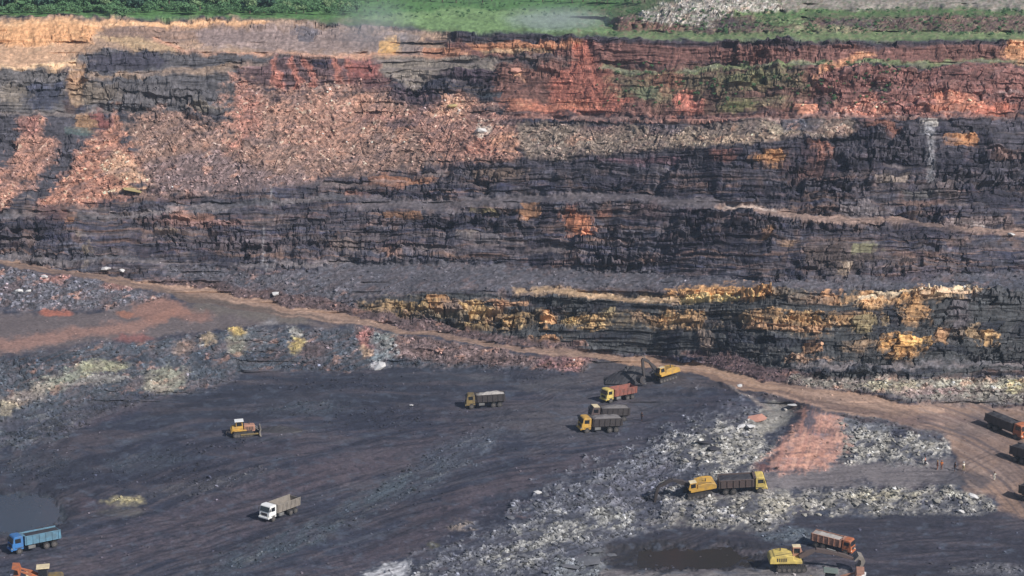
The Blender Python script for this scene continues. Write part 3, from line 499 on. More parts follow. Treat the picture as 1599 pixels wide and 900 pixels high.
def ground_mat(name, rough=.9, bump=.6, scale=1.2, spec=.25):
    m = bpy.data.materials.new(name); m.use_nodes = True; n = m.node_tree; b = n.nodes["Principled BSDF"]
    a = n.nodes.new("ShaderNodeAttribute"); a.attribute_name = "earth"
    tc = n.nodes.new("ShaderNodeTexCoord")
    n1 = n.nodes.new("ShaderNodeTexNoise"); n1.inputs["Scale"].default_value = scale; n1.inputs["Detail"].default_value = 6; n1.inputs["Roughness"].default_value = .7
    mr = n.nodes.new("ShaderNodeMapRange"); mr.inputs[1].default_value = .3; mr.inputs[2].default_value = .7; mr.inputs[3].default_value = .62; mr.inputs[4].default_value = 1.4
    mx = n.nodes.new("ShaderNodeVectorMath"); mx.operation = 'SCALE'
    n.links.new(tc.outputs["Object"], n1.inputs["Vector"]); n.links.new(n1.outputs[0], mr.inputs[0])
    n.links.new(a.outputs["Color"], mx.inputs[0]); n.links.new(mr.outputs[0], mx.inputs["Scale"])
    n.links.new(mx.outputs[0], b.inputs["Base Color"])
    bp = n.nodes.new("ShaderNodeBump"); bp.inputs["Strength"].default_value = bump; bp.inputs["Distance"].default_value = .25
    n.links.new(n1.outputs[0], bp.inputs["Height"]); n.links.new(bp.outputs[0], b.inputs["Normal"])
    b.inputs["Roughness"].default_value = rough; b.inputs["Specular IOR Level"].default_value = spec
    return m
def np_mesh(name, verts, faces, cols=None, mat=None, smooth=False, k=4):
    me = bpy.data.meshes.new(name); nf = len(faces)
    me.vertices.add(len(verts)); me.vertices.foreach_set("co", np.ascontiguousarray(verts, np.float32).ravel())
    me.loops.add(nf * k); me.loops.foreach_set("vertex_index", np.ascontiguousarray(faces, np.int32).ravel())
    me.polygons.add(nf); me.polygons.foreach_set("loop_start", np.arange(0, nf * k, k, dtype=np.int32))
    me.polygons.foreach_set("use_smooth", np.full(nf, smooth, bool))
    if cols is not None:
        at = me.color_attributes.new("earth", 'FLOAT_COLOR', 'POINT'); at.data.foreach_set("color", np.ascontiguousarray(cols, np.float32).ravel())
    me.update(calc_edges=True)
    if mat: me.materials.append(mat)
    return me
ZN = ['pit_floor', 'haul_road', 'rock_face', 'rubble_slope', 'grass_plateau']
ZM = [ground_mat('coal_dust_ground', .75, .5, 1.5, .35), ground_mat('dirt_road', .95, .35, 1.2), ground_mat('benched_rock', .85, .8, 1.0), ground_mat('broken_rock_ground', .9, .8, 2.0), ground_mat('grass_earth', .95, .8, 1.0, .1)]
for z in range(5):
    q = quads[Zq == z]
    u, inv = np.unique(q, return_inverse=True)
    me = np_mesh(ZN[z], allv[u], inv.reshape(-1, 4), allc[u], ZM[z], z in (0, 1))
    o = bpy.data.objects.new(ZN[z], me); COL.objects.link(o); o["kind"] = "structure"
# coarse copy for standing things on the ground
BV = BVHTree.FromPolygons(allv.astype(float).tolist(), quads.reshape(-1, 4).tolist())

# ------------------------------------------------------------------ air
hb = bpy.data.meshes.new('haze'); bm = bmesh.new(); bmesh.ops.create_cube(bm, size=1.0); bm.to_mesh(hb); bm.free()
zmin = float(allv[:, 2].min()) - 1.5; ztop = 112.0
xm = float(np.abs(allv[:, 0]).max()) + 50; ym = float(allv[:, 1].max()) + 50
hz = bpy.data.objects.new('haze', hb); COL.objects.link(hz); hz.scale = (2 * xm, ym + 200, ztop - zmin); hz.location = (0, (ym - 200) / 2, (ztop + zmin) / 2)
hz["kind"] = "stuff"
hm = bpy.data.materials.new('haze'); hm.use_nodes = True; hn = hm.node_tree; hn.nodes.remove(hn.nodes["Principled BSDF"])
pv = hn.nodes.new("ShaderNodeVolumePrincipled"); pv.inputs["Density"].default_value = 0.00017; pv.inputs["Color"].default_value = (.66, .80, 1, 1); pv.inputs["Anisotropy"].default_value = 0.2
hn.links.new(pv.outputs[0], hn.nodes["Material Output"].inputs["Volume"]); hb.materials.append(hm)
#__REST__
# ------------------------------------------------------------------ helpers for things
def ray(px, py):
    x = (px - CX) / FPX; u = (CY - py) / FPX
    return Vector((x, cP + u * sP, -sP + u * cP)).normalized()
def at(px, py):
    h = BV.ray_cast(Vector((0, 0, CAMH)), ray(px, py))
    return h[0] if h[0] is not None else None
def down(x, y):
    h = BV.ray_cast(Vector((x, y, 500)), Vector((0, 0, -1)))
    return h[0].z if h[0] is not None else 0.0
def mat(name, rgb, rough=.6, metal=0.0, dirt=.35, dirtc=(.07, .065, .065), spec=.4, sc=1.3):
    m = bpy.data.materials.new(name); m.use_nodes = True; n = m.node_tree; b = n.nodes["Principled BSDF"]
    tc = n.nodes.new("ShaderNodeTexCoord"); nn = n.nodes.new("ShaderNodeTexNoise"); nn.inputs["Scale"].default_value = sc; nn.inputs["Detail"].default_value = 5
    mr = n.nodes.new("ShaderNodeMapRange"); mr.inputs[1].default_value = .33; mr.inputs[2].default_value = .62; mr.inputs[3].default_value = dirt * .25; mr.inputs[4].default_value = dirt
    mx = n.nodes.new("ShaderNodeMix"); mx.data_type = 'RGBA'; mx.inputs[6].default_value = (*rgb, 1); mx.inputs[7].default_value = (*dirtc, 1)
    n.links.new(tc.outputs["Object"], nn.inputs["Vector"]); n.links.new(nn.outputs[0], mr.inputs[0]); n.links.new(mr.outputs[0], mx.inputs[0]); n.links.new(mx.outputs[2], b.inputs["Base Color"])
    b.inputs["Roughness"].default_value = rough; b.inputs["Metallic"].default_value = metal; b.inputs["Specular IOR Level"].default_value = spec
    return m
L = lambda *c: tuple(float(v) for v in lin(c))
M = dict(yellow=mat('yellow_paint', L(212, 164, 62), .6, dirt=.55, dirtc=(.16, .13, .10)), paleyellow=mat('pale_yellow_paint', L(222, 196, 104), .6, dirt=.5, dirtc=(.16, .13, .10)), orange=mat('orange_paint', L(190, 104, 56), .65, dirt=.6, dirtc=(.12, .09, .08)), red=mat('rust_red_paint', L(158, 92, 78), .7, dirt=.6),
         white=mat('white_paint', (.78, .78, .78), .45, dirt=.12), blue=mat('blue_paint', L(44, 116, 184), .5, dirt=.45, dirtc=(.10, .11, .13)), bluegrey=mat('worn_blue_paint', L(94, 140, 166), .7, dirt=.5), tan=mat('dusty_steel', L(140, 132, 124), .8, dirt=.4),
         dark=mat('dark_steel', L(58, 52, 54), .7), black=mat('black_rubber', (.018, .018, .02), .9, dirt=.5, dirtc=(.09, .085, .085)), rim=mat('dusty_rim', L(104, 98, 96), .8, dirt=.7), glass=mat('dark_glass', (.012, .015, .02), .08, dirt=.1, spec=.8),
         grey=mat('grey_steel', L(120, 120, 120), .6, dirt=.5), coal=mat('coal_load', L(44, 44, 52), .7, sc=4), stone=mat('pale_load', L(176, 170, 166), .9, sc=4), greyload=mat('grey_load', L(110, 106, 108), .9, sc=4), lamp=mat('lamp_lens', (.7, .7, .6), .2, dirt=0),
         darkyel=mat('sooty_yellow_paint', L(140, 118, 66), .7, dirt=.7), brown=mat('sooty_brown_steel', L(92, 76, 74), .75, dirt=.5), darkred=mat('red_trim', L(150, 60, 46), .6), skin=mat('skin', L(120, 80, 60), .6, dirt=0), hair=mat('black_hair', (.015, .013, .012), .7, dirt=0),
         bark=mat('bark', (.09, .065, .045), .95), cream=mat('cream_paint', L(232, 214, 176), .5), teal=mat('grey_green_tarp', L(112, 124, 118), .8), pinkroof=mat('faded_pink_roof', L(178, 132, 112), .7))
class MB:
    def __init__(s): s.bm = bmesh.new()
    def box(s, c, d, rot=(0, 0, 0), bev=.04, taper=None):
        b = bmesh.new(); bmesh.ops.create_cube(b, size=1.0)
        for v in b.verts:
            v.co.x *= d[0]; v.co.y *= d[1]; v.co.z *= d[2]
            if taper and v.co.z > 0: v.co.x *= taper[0]; v.co.y *= taper[1]
        if bev: bmesh.ops.bevel(b, geom=b.edges[:], offset=min(bev, min(d) * .3), segments=1, affect='EDGES')
        s._add(b, c, rot); return s
    def _add(s, b, c, rot):
        m = Matrix.Translation(c) @ (Matrix.Rotation(rot[2], 4, 'Z') @ Matrix.Rotation(rot[1], 4, 'Y') @ Matrix.Rotation(rot[0], 4, 'X'))
        b.transform(m); t = bpy.data.meshes.new('t'); b.to_mesh(t); b.free(); s.bm.from_mesh(t); bpy.data.meshes.remove(t)
    def cyl(s, c, r, h, rot=(0, 0, 0), n=16, r2=None):
        b = bmesh.new(); bmesh.ops.create_cone(b, segments=n, radius1=r, radius2=r if r2 is None else r2, depth=h, cap_ends=True); s._add(b, c, rot); return s
    def ycyl(s, c, r, h, n=18): return s.cyl(c, r, h, (math.pi / 2, 0, 0), n)
    def tube(s, a, b_, r, n=8):
        a = Vector(a); b_ = Vector(b_); d = b_ - a; q = d.to_track_quat('Z', 'Y'); b = bmesh.new()
        bmesh.ops.create_cone(b, segments=n, radius1=r, radius2=r, depth=d.length, cap_ends=True)
        b.transform(Matrix.Translation((a + b_) / 2) @ q.to_matrix().to_4x4()); t = bpy.data.meshes.new('t'); b.to_mesh(t); b.free(); s.bm.from_mesh(t); bpy.data.meshes.remove(t); return s
    def prism(s, pts, y0, y1, bev=.0):          # outline in x,z extruded along y
        b = bmesh.new(); n = len(pts)
        A = [b.verts.new((x, y0, z)) for x, z in pts]; B = [b.verts.new((x, y1, z)) for x, z in pts]
        b.faces.new(A); b.faces.new(B[::-1])
        for i in range(n): b.faces.new((A[i], B[i], B[(i + 1) % n], A[(i + 1) % n]))
        bmesh.ops.recalc_face_normals(b, faces=b.faces[:])
        if bev: bmesh.ops.bevel(b, geom=b.edges[:], offset=bev, segments=1, affect='EDGES')
        s._add(b, (0, 0, 0), (0, 0, 0)); return s
    def build(s, name, m, parent, label=None):
        me = bpy.data.meshes.new(name); s.bm.to_mesh(me); s.bm.free(); me.materials.append(m)
        o = bpy.data.objects.new(name, me); COL.objects.link(o); o.parent = parent
        if label: o['label'] = label
        return o
def empty(name, label, cat, group=None):
    o = bpy.data.objects.new(name, None); COL.objects.link(o); o['label'] = label; o['category'] = cat; o.empty_display_size = .5
    if group: o['group'] = group
    return o
def place(o, rear, front, scale=1.0, wl=5.0, ww=2.2, lift=0.0, Lreal=None):
    """stand the thing on the ground between two ground points, nose towards front, tilted with the ground"""
    a = at(*rear); b = at(*front); d = Vector((b.x - a.x, b.y - a.y, 0)); Ln = d.length; d.normalize()
    c = (a + b) / 2; side = Vector((-d.y, d.x, 0))
    hf = np.mean([down(*(c + d * wl / 2 + side * k * ww / 2).xy) for k in (-1, 1)]); hr = np.mean([down(*(c - d * wl / 2 + side * k * ww / 2).xy) for k in (-1, 1)])
    hl = np.mean([down(*(c + side * ww / 2 + d * k * wl / 2).xy) for k in (-1, 1)]); hR = np.mean([down(*(c - side * ww / 2 + d * k * wl / 2).xy) for k in (-1, 1)])
    X = Vector((d.x * wl, d.y * wl, hf - hr)).normalized(); Yy = Vector((side.x * ww, side.y * ww, hl - hR)).normalized(); Z = X.cross(Yy).normalized(); Yy = Z.cross(X)
    m = Matrix((X, Yy, Z)).transposed().to_4x4(); m.translation = Vector((c.x, c.y, (hf + hr) / 2 + lift))
    o.matrix_world = m @ Matrix.Scale(scale, 4)
    print(o.name, 'span', round(Ln, 1), 'scale', scale)
def heap(L_, W_, H_, nx=9, ny=5, seed=0):
    r = random.Random(seed); b = bmesh.new(); g = []
    for i in range(nx):
        row = []
        for j in range(ny):
            u = i / (nx - 1) * 2 - 1; v = j / (ny - 1) * 2 - 1
            h = H_ * (1 - u ** 4) * (1 - v ** 4) * r.uniform(.6, 1.15) if abs(u) < 1 and abs(v) < 1 else 0
            row.append(b.verts.new((u * L_ / 2, v * W_ / 2, h)))
        g.append(row)
    for i in range(nx - 1):
        for j in range(ny - 1): b.faces.new((g[i][j], g[i + 1][j], g[i + 1][j + 1], g[i][j + 1]))
    lo = [g[0][0], g[-1][0], g[-1][-1], g[0][-1]]
    return b
def truck(label, cabm, bedm, loadm=None, loadh=.5, stripe=None, axles3=True, ribs=6, bedh=1.45, roofm=None):
    t = empty('tipper_truck', label, 'truck')
    MB().box((0, .42, .95), (7.6, .16, .28)).box((0, -.42, .95), (7.6, .16, .28)).box((2.6, 0, .8), (.2, 2.0, .2)).box((-1.6, 0, .8), (.2, 1.9, .2)).build('chassis', M['dark'], t)
    cab = MB().prism([(2.25, .75), (4.05, .75), (4.12, 1.3), (4.05, 1.85), (3.78, 2.85), (3.55, 3.0), (2.35, 3.0), (2.25, 2.85)], -1.2, 1.2, .07).build('cab', cabm, t)
    if roofm: MB().box((2.95, 0, 3.06), (1.3, 2.2, .1)).build('cab_roof', roofm, t)
    MB().box((3.96, 0, 2.32), (.05, 2.05, .86), (0, R(-15.5), 0), .02).build('windscreen', M['glass'], cab)
    for s in (-1, 1):
        MB().box((3.12, s * 1.215, 2.28), (.95, .05, .72), bev=.02).build('side_window', M['glass'], cab)
        MB().box((3.1, s * 1.2, 1.45), (1.1, .06, .8), bev=.02).build('door', cabm, cab)
        MB().box((4.0, s * 1.38, 2.3), (.1, .16, .5)).tube((3.8, s * 1.15, 2.5), (4.0, s * 1.38, 2.5), .03).build('wing_mirror', M['black'], cab)
        MB().box((4.14, s * .92, 1.05), (.08, .34, .2), bev=.02).build('headlight', M['lamp'], t)
        MB().box((2.95, s * 1.08, 1.13), (1.35, .36, .1)).build('mudguard', M['dark'], t)
    MB().box((4.13, 0, 1.42), (.06, 1.4, .5), bev=.02).build('grille', M['dark'], cab)
    MB().box((4.2, 0, .82), (.22, 2.4, .3)).build('bumper', cabm, t)
    # tipping body: flared open box with ribs
    bd = MB(); x0, x1, zb = -4.0, 1.95, 1.32; W = 1.2; zt = zb + bedh
    bd.box(((x0 + x1) / 2, 0, zb), (x1 - x0, 2.4, .12))
    for s in (-1, 1): bd.box(((x0 + x1) / 2, s * W, zb + bedh / 2), (x1 - x0, .08, bedh), (R(-5 * s), 0, 0)); bd.box(((x0 + x1) / 2, s * (W + .07), zt), (x1 - x0 + .05, .14, .12))
    bd.box((x1, 0, zb + bedh / 2 + .1), (.09, 2.4, bedh + .2)); bed = bd.build('tipper_body', bedm, t)
    MB().box((2.35, 0, zt + .16), (.95, 2.35, .07)).build('cab_guard', bedm, bed)
    MB().box((x0, 0, zb + bedh / 2 - .05), (.08, 2.35, bedh - .1), (0, R(6), 0)).build('tailgate', bedm, bed)
    for s in (-1, 1):
        for i in range(ribs): MB().box((x0 + .35 + i * (x1 - x0 - .6) / (ribs - 1), s * (W + .1), zb + bedh / 2), (.12, .1, bedh), (R(-5 * s), 0, 0), .02).build('rib', bedm, bed)
    if loadm:
        h = heap(x1 - x0 - .2, 2.3, loadh, seed=len(label)); me = bpy.data.meshes.new('load'); h.transform(Matrix.Translation(((x0 + x1) / 2, 0, zt - .15))); h.to_mesh(me); h.free(); me.materials.append(loadm)
        o = bpy.data.objects.new('load', me); COL.objects.link(o); o.parent = t
    for x in ((3.0, -1.55, -2.85) if axles3 else (3.0, -2.4)):
        for s in (-1, 1):
            wd = .32 if x > 0 else .56
            wh = MB().ycyl((x, s * (1.22 - wd / 2), .53), .53, wd, 20).build('wheel', M['black'], t)
            MB().ycyl((x, s * 1.23, .53), .3, .05, 14).ycyl((x, s * 1.26, .53), .12, .1, 8).build('rim', M['rim'], wh)
    MB().box((.9, 1.0, .85), (1.2, .5, .5)).build('fuel_tank', M['grey'], t)
    MB().tube((2.15, -.9, 1.0), (2.15, -.9, 3.1), .08).build('exhaust_pipe', M['dark'], t)
    return t
def track(x0, x1, y, wid, h, parent, padm=None):
    n = 8; pts = []
    r = h / 2
    for k in range(n + 1): a = -math.pi / 2 + math.pi * k / n; pts.append((x1 - r + r * math.cos(a), r + r * math.sin(a)))
    for k in range(n + 1): a = math.pi / 2 + math.pi * k / n; pts.append((x0 + r + r * math.cos(a), r + r * math.sin(a)))
    o = MB().prism(pts, y - wid / 2, y + wid / 2).build('crawler_track', padm or M['black'], parent)
    g = MB()
    for k in range(14): g.box((x0 + r * .6 + k * (x1 - x0 - r * 1.2) / 13, y, h + .02), (.14, wid + .04, .07), bev=0).box((x0 + r + k * (x1 - x0 - 2 * r) / 13, y, -.0 + .03), (.14, wid + .04, .06), bev=0)
    g.build('track_pads', M['dark'], o)['kind'] = 'stuff'
    q = MB()
    for k in range(6): q.ycyl((x0 + r + k * (x1 - x0 - 2 * r) / 5, y, r * .8), r * .55, wid + .08, 10)
    q.build('road_wheels', M['rim'], o)
def arm_seg(name, a, b, w0, w1, th, m, parent):
    a = Vector(a); b = Vector(b); d = (b - a); n = Vector((-d.z, 0, d.x)).normalized()
    mid = a + d * .45
    pts = [a + n * w0 * .5, mid + n * w1 * .62, b + n * w0 * .35, b - n * w0 * .35, mid - n * w1 * .5, a - n * w0 * .5]
    return MB().prism([(p.x, p.z) for p in pts], a.y - th / 2, a.y + th / 2, .03).build(name, m, parent)
def bucket(c, ang, sz, m, parent):
    o = MB(); pts = [(0, 0), (.75, .1), (1.0, -.35), (.85, -.9), (.3, -1.15), (-.15, -1.0), (.3, -.8), (.55, -.5), (.45, -.15), (0, -.15)]
    ca, sa = math.cos(ang), math.sin(ang)
    P = [(c[0] + sz * (x * ca - z * sa), c[2] + sz * (x * sa + z * ca)) for x, z in pts]
    o.prism(P, c[1] - sz * .62, c[1] + sz * .62)
    b = o.build('bucket', m, parent); t = MB()
    for k in range(5):
        x, z = -.15, -1.0; px_, pz_ = c[0] + sz * (x * ca - z * sa), c[2] + sz * (x * sa + z * ca)
        dx, dz = sz * (-.3 * ca - .05 * sa), sz * (-.3 * sa + .05 * ca)
        t.tube((px_, c[1] + sz * (-.5 + .25 * k), pz_), (px_ + dx, c[1] + sz * (-.5 + .25 * k), pz_ + dz), .05 * sz, 6)
    t.build('bucket_teeth', M['grey'], b)
def excavator(label, bodym, boomm, pts, swing=0, cabm=None, bucketm=None, bang=0.0, bsz=1.3, cw=None):
    """pts: boom foot, boom elbow, boom end, arm end in x,z"""
    t = empty('excavator', label, 'excavator')
    for s in (-1, 1): track(-2.2, 2.2, s * 1.25, .6, .9, t)
    MB().box((0, 0, .6), (1.8, 2.0, .45)).cyl((0, 0, 1.0), .75, .35).build('undercarriage', M['dark'], t)
    hs = MB().prism([(-2.7, 1.2), (1.5, 1.2), (1.5, 1.65), (.3, 1.75), (.2, 2.35), (-1.2, 2.55), (-2.4, 2.4), (-2.75, 2.1)], -1.35, 1.35, .06).build('engine_house', bodym, t)
    MB().prism([(-3.1, 1.2), (-2.3, 1.2), (-2.3, 2.35), (-2.9, 2.2), (-3.12, 1.9)], -1.36, 1.36, .08).build('counterweight', cw or bodym, t)
    for k in range(5): MB().box((-2.0 + k * .3, -1.37, 1.85), (.16, .03, .5), bev=0).build('vent', M['dark'], hs)
    MB().cyl((-1.4, .5, 2.75), .09, .6).build('exhaust_pipe', M['dark'], hs)
    for s in (-1, 1): MB().tube((-2.3, s * 1.25, 2.5), (.1, s * 1.25, 2.9), .03).tube((.1, s * 1.25, 2.4), (.1, s * 1.25, 2.9), .03).build('handrail', M['dark'], hs)
    cb = MB().prism([(.35, 1.65), (1.75, 1.65), (1.85, 2.1), (1.5, 3.0), (.4, 3.05)], .35, 1.35, .05).build('cab', cabm or bodym, t)
    MB().box((1.71, .85, 2.52), (.05, .8, .9), (0, R(-21), 0), .02).build('windscreen', M['glass'], cb)
    MB().box((.98, 1.36, 2.5), (.85, .04, .75), bev=.02).build('side_window', M['glass'], cb)
    MB().box((.98, .345, 2.5), (.85, .04, .75), bev=.02).build('side_window', M['glass'], cb)
    MB().box((.95, .85, 3.08), (1.2, 1.0, .08)).build('cab_roof', M['cream'], cb)
    y = -.25; A, B, Cc, D = [(p[0], y, p[1]) for p in pts]
    bo = arm_seg('boom', A, B, .5, .75, .5, boomm, t); arm_seg('boom', B, Cc, .6, .6, .48, boomm, t)
    arm_seg('arm', Cc, D, .5, .5, .4, boomm, t)
    MB().tube((A[0] + .3, y, A[2] - .3), ((A[0] + B[0]) / 2 + .3, y, (A[2] + B[2]) / 2 - .1), .11).build('hydraulic_cylinder', M['grey'], bo)
    up = Vector(((B[0] + Cc[0]) / 2, y, (B[2] + Cc[2]) / 2 + .5)); MB().tube(up, (Cc[0] + (Cc[0] - D[0]) * .12, y, Cc[2] + (Cc[2] - D[2]) * .12 + .3), .1).build('hydraulic_cylinder', M['grey'], bo)
    bucket(D, bang, bsz, bucketm or M['dark'], t)
    return t
def dozer(label, bodym):
    t = empty('bulldozer', label, 'bulldozer')
    for s in (-1, 1): track(-2.1, 2.0, s * 1.15, .6, 1.15, t)
    hd = MB().prism([(.2, .9), (2.3, .9), (2.35, 1.9), (2.1, 2.15), (.2, 2.25)], -.75, .75, .06).build('engine_hood', M['pinkroof'], t)
    for k in range(5): MB().box((.6 + k * .32, -.77, 1.55), (.18, .03, .7), bev=0).build('vent', M['dark'], hd)
    MB().cyl((1.3, .2, 2.6), .09, .8).build('exhaust_pipe', M['dark'], hd)
    MB().box((-1.1, 0, 1.55), (2.2, 1.9, 1.0), bev=.1).build('body', bodym, t); MB().box((-2.2, 0, 1.3), (.5, 1.5, 1.0), bev=.08).build('fuel_tank', bodym, t)
    for s in (-1, 1): MB().box((-.6, s * 1.2, 1.4), (2.4, .6, .18)).build('mudguard', bodym, t)
    cb = MB().box((-.7, 0, 2.5), (1.4, 1.5, 1.1), taper=(.9, .9)).build('cab', bodym, t)
    MB().box((.0, 0, 2.55), (.05, 1.15, .75), (0, R(-4), 0), .02).build('windscreen', M['glass'], cb)
    for s in (-1, 1): MB().box((-.7, s * .745, 2.55), (1.0, .05, .7), (R(4 * s), 0, 0), .02).build('side_window', M['glass'], cb)
    MB().box((-.7, 0, 3.12), (1.75, 1.8, .12)).build('cab_roof', M['white'], cb)
    P = [(3.15, .1), (3.45, .0), (3.25, .5), (3.25, 1.0), (3.5, 1.5), (3.25, 1.45), (3.05, 1.0), (3.05, .4)]
    MB().prism(P, -1.9, 1.9).build('blade', M['tan'], t)
    for s in (-1, 1): MB().box((1.3, s * 1.55, .62), (3.8, .2, .3)).build('push_arm', M['darkyel'], t); MB().tube((2.1, s * .6, 1.9), (3.1, s * .6, .9), .08).build('hydraulic_cylinder', M['grey'], t)
    MB().prism([(-2.6, 1.3), (-3.3, 1.1), (-3.4, .2), (-3.25, .2), (-3.1, .9), (-2.6, 1.0)], -.15, .15).box((-2.75, 0, 1.1), (.3, 1.6, .3)).build('ripper', M['dark'], t)
    return t
def loader(label, bodym, roofm, armm):
    t = empty('wheel_loader', label, 'wheel loader')
    MB().prism([(-3.0, 1.0), (-.4, 1.0), (-.4, 1.9), (-1.0, 2.1), (-2.8, 2.0), (-3.05, 1.7)], -1.0, 1.0, .08).build('engine_hood', bodym, t)
    MB().box((.7, 0, 1.1), (1.9, .9, .7)).build('front_frame', bodym, t)
    cb = MB().box((-.2, 0, 2.6), (1.4, 1.5, 1.4), taper=(.88, .88)).build('cab', M['dark'], t)
    MB().box((.47, 0, 2.65), (.05, 1.2, 1.0), (0, R(-5), 0), .02).build('windscreen', M['glass'], cb)
    for s in (-1, 1): MB().box((-.2, s * .74, 2.65), (1.1, .05, .95), (R(4 * s), 0, 0), .02).build('side_window', M['glass'], cb)
    MB().box((-.2, 0, 3.38), (1.9, 1.9, .14)).build('cab_roof', roofm, cb)
    for s in (-1, 1):
        arm_seg('lift_arm', (.3, s * .65, 1.9), (3.0, s * .65, 3.2), .3, .45, .18, armm, t)
        MB().tube((.6, s * .65, 1.0), (2.2, s * .65, 2.6), .1).build('hydraulic_cylinder', M['cream'], t)
    MB().prism([(2.9, 3.0), (3.1, 3.8), (4.1, 3.9), (3.3, 3.6), (3.2, 2.9), (4.0, 2.6), (3.1, 2.6)], -1.4, 1.4).build('bucket', armm, t)
    for x in (-2.0, 1.1):
        for s in (-1, 1):
            wh = MB().ycyl((x, s * 1.1, .75), .75, .5, 20).build('wheel', M['black'], t); MB().ycyl((x, s * 1.37, .75), .38, .05, 14).build('rim', M['cream'], wh)
    return t

# ------------------------------------------------------------------ vehicles
t = truck('white-cab tipper truck with dusty grey body driving across the dark pit floor', M['white'], M['tan'], None); place(t, (466, 796), (408, 817), .92)
t = truck('blue tipper truck with faded blue body beside the grey pool at lower left', M['blue'], M['bluegrey'], M['coal'], .2); place(t, (88, 851), (22, 864), .95)
t = truck('lone dark tipper truck with pale covered load in the upper middle of the pit floor', M['darkyel'], M['dark'], M['stone'], .55); place(t, (784, 634), (733, 637), .95)
t = truck('yellow-cab tipper truck with rusty red body just below the dark shovel', M['paleyellow'], M['red'], None); place(t, (990, 620), (942, 629), .92)
t = truck('yellow-cab tipper truck with black ribbed body, nearer of the two side by side', M['yellow'], M['dark'], M['greyload'], .5); place(t, (975, 671), (898, 674), 1.0)
t = truck('dark tipper truck with a pale cab roof, behind the black ribbed truck', M['brown'], M['dark'], M['greyload'], .5, roofm=M['cream']); place(t, (985, 655), (916, 657), .95)
t = truck('long brown tipper truck with yellow cab facing right below the red earth slope', M['paleyellow'], M['brown'], M['coal'], .3); place(t, (1124, 769), (1192, 765), 1.0)
t = truck('orange-cab tipper truck with black body, upper one on the bend at the right edge', M['orange'], M['dark'], M['coal'], .5); place(t, (1541, 665), (1597, 687), 1.05)
t = truck('black tipper truck cut by the right edge, just below the orange-cab one', M['dark'], M['dark'], M['coal'], .5); place(t, (1584, 718), (1644, 735), 1.1)
t = truck('dark truck barely showing at the right edge, lowest one on the bend', M['dark'], M['dark'], M['coal'], .3); place(t, (1597, 778), (1660, 792), 1.0)
t = truck('orange tipper truck standing behind the yellow excavator at lower right', M['orange'], M['pinkroof'], M['stone'], .3); place(t, (1272, 852), (1326, 866), .85)
t = dozer('yellow bulldozer with a white cab roof pushing coal on the dark pit floor', M['yellow']); place(t, (352, 682), (408, 677), .95, 3.5)
t = excavator('dark-armed yellow excavator digging a coal heap beside the haul road', M['yellow'], M['dark'], [(1.2, 1.9), (3.0, 4.6), (4.4, 5.6), (4.6, 1.8)], bang=.5); place(t, (1050, 590), (1027, 597), 1.0, 3)
t = excavator('yellow excavator reaching its dark arm into the rubble behind the brown truck', M['yellow'], M['dark'], [(1.2, 1.9), (4.3, 3.6), (6.8, 2.6), (7.6, -.5)], bang=-.3, cw=M['yellow']); place(t, (1106, 768), (1072, 772), 1.0, 3)
t = excavator('large pale yellow excavator with grey boom stretched right at lower right', M['paleyellow'], M['brown'], [(1.2, 1.9), (3.5, 2.9), (6.6, 2.3), (8.9, 1.5)], bang=.75, cabm=M['pinkroof'], bucketm=M['tan']); place(t, (1207, 888), (1260, 887), 1.1, 3)
t = loader('grey-green roofed loader cut by the bottom edge under the pale yellow excavator', M['yellow'], M['teal'], M['pinkroof']); place(t, (1262, 926), (1330, 932), 1.15, 3.5)
t = loader('orange wheel loader cut by the bottom edge below the blue truck', M['darkyel'], M['cream'], M['orange']); place(t, (98, 916), (36, 922), 1.0, 3.5)

def mound(px, py, L_, W_, H_, label, m, seed, rz=0.0):
    b = heap(L_, W_, H_, 25, 17, seed); r = random.Random(seed)
    for v in b.verts:
        u, w_ = v.co.x / L_ * 2, v.co.y / W_ * 2; q = math.hypot(u, w_); v.co.z = H_ * max(0, 1 - q) ** .9 * r.uniform(.88, 1.12) - .25 * (q > .97)
    me = bpy.data.meshes.new('coal_heap'); b.to_mesh(me); b.free(); me.materials.append(m); o = bpy.data.objects.new('coal_heap', me); COL.objects.link(o)
    p = at(px, py); o.location = (p.x, p.y, p.z - .05); o.rotation_euler = (0, 0, rz); o['label'] = label; o['category'] = 'coal heap'
mound(986, 592, 11, 6, 3.0, 'dark heap of coal in front of the digging shovel beside the haul road', M['coal'], 4)
mound(436, 672, 9, 3.6, 1.0, 'low ridge of coal pushed up ahead of the yellow bulldozer', M['coal'], 5)
mound(1022, 588, 4, 4, 1.6, 'small mound of coal right under the shovel bucket', M['coal'], 6)
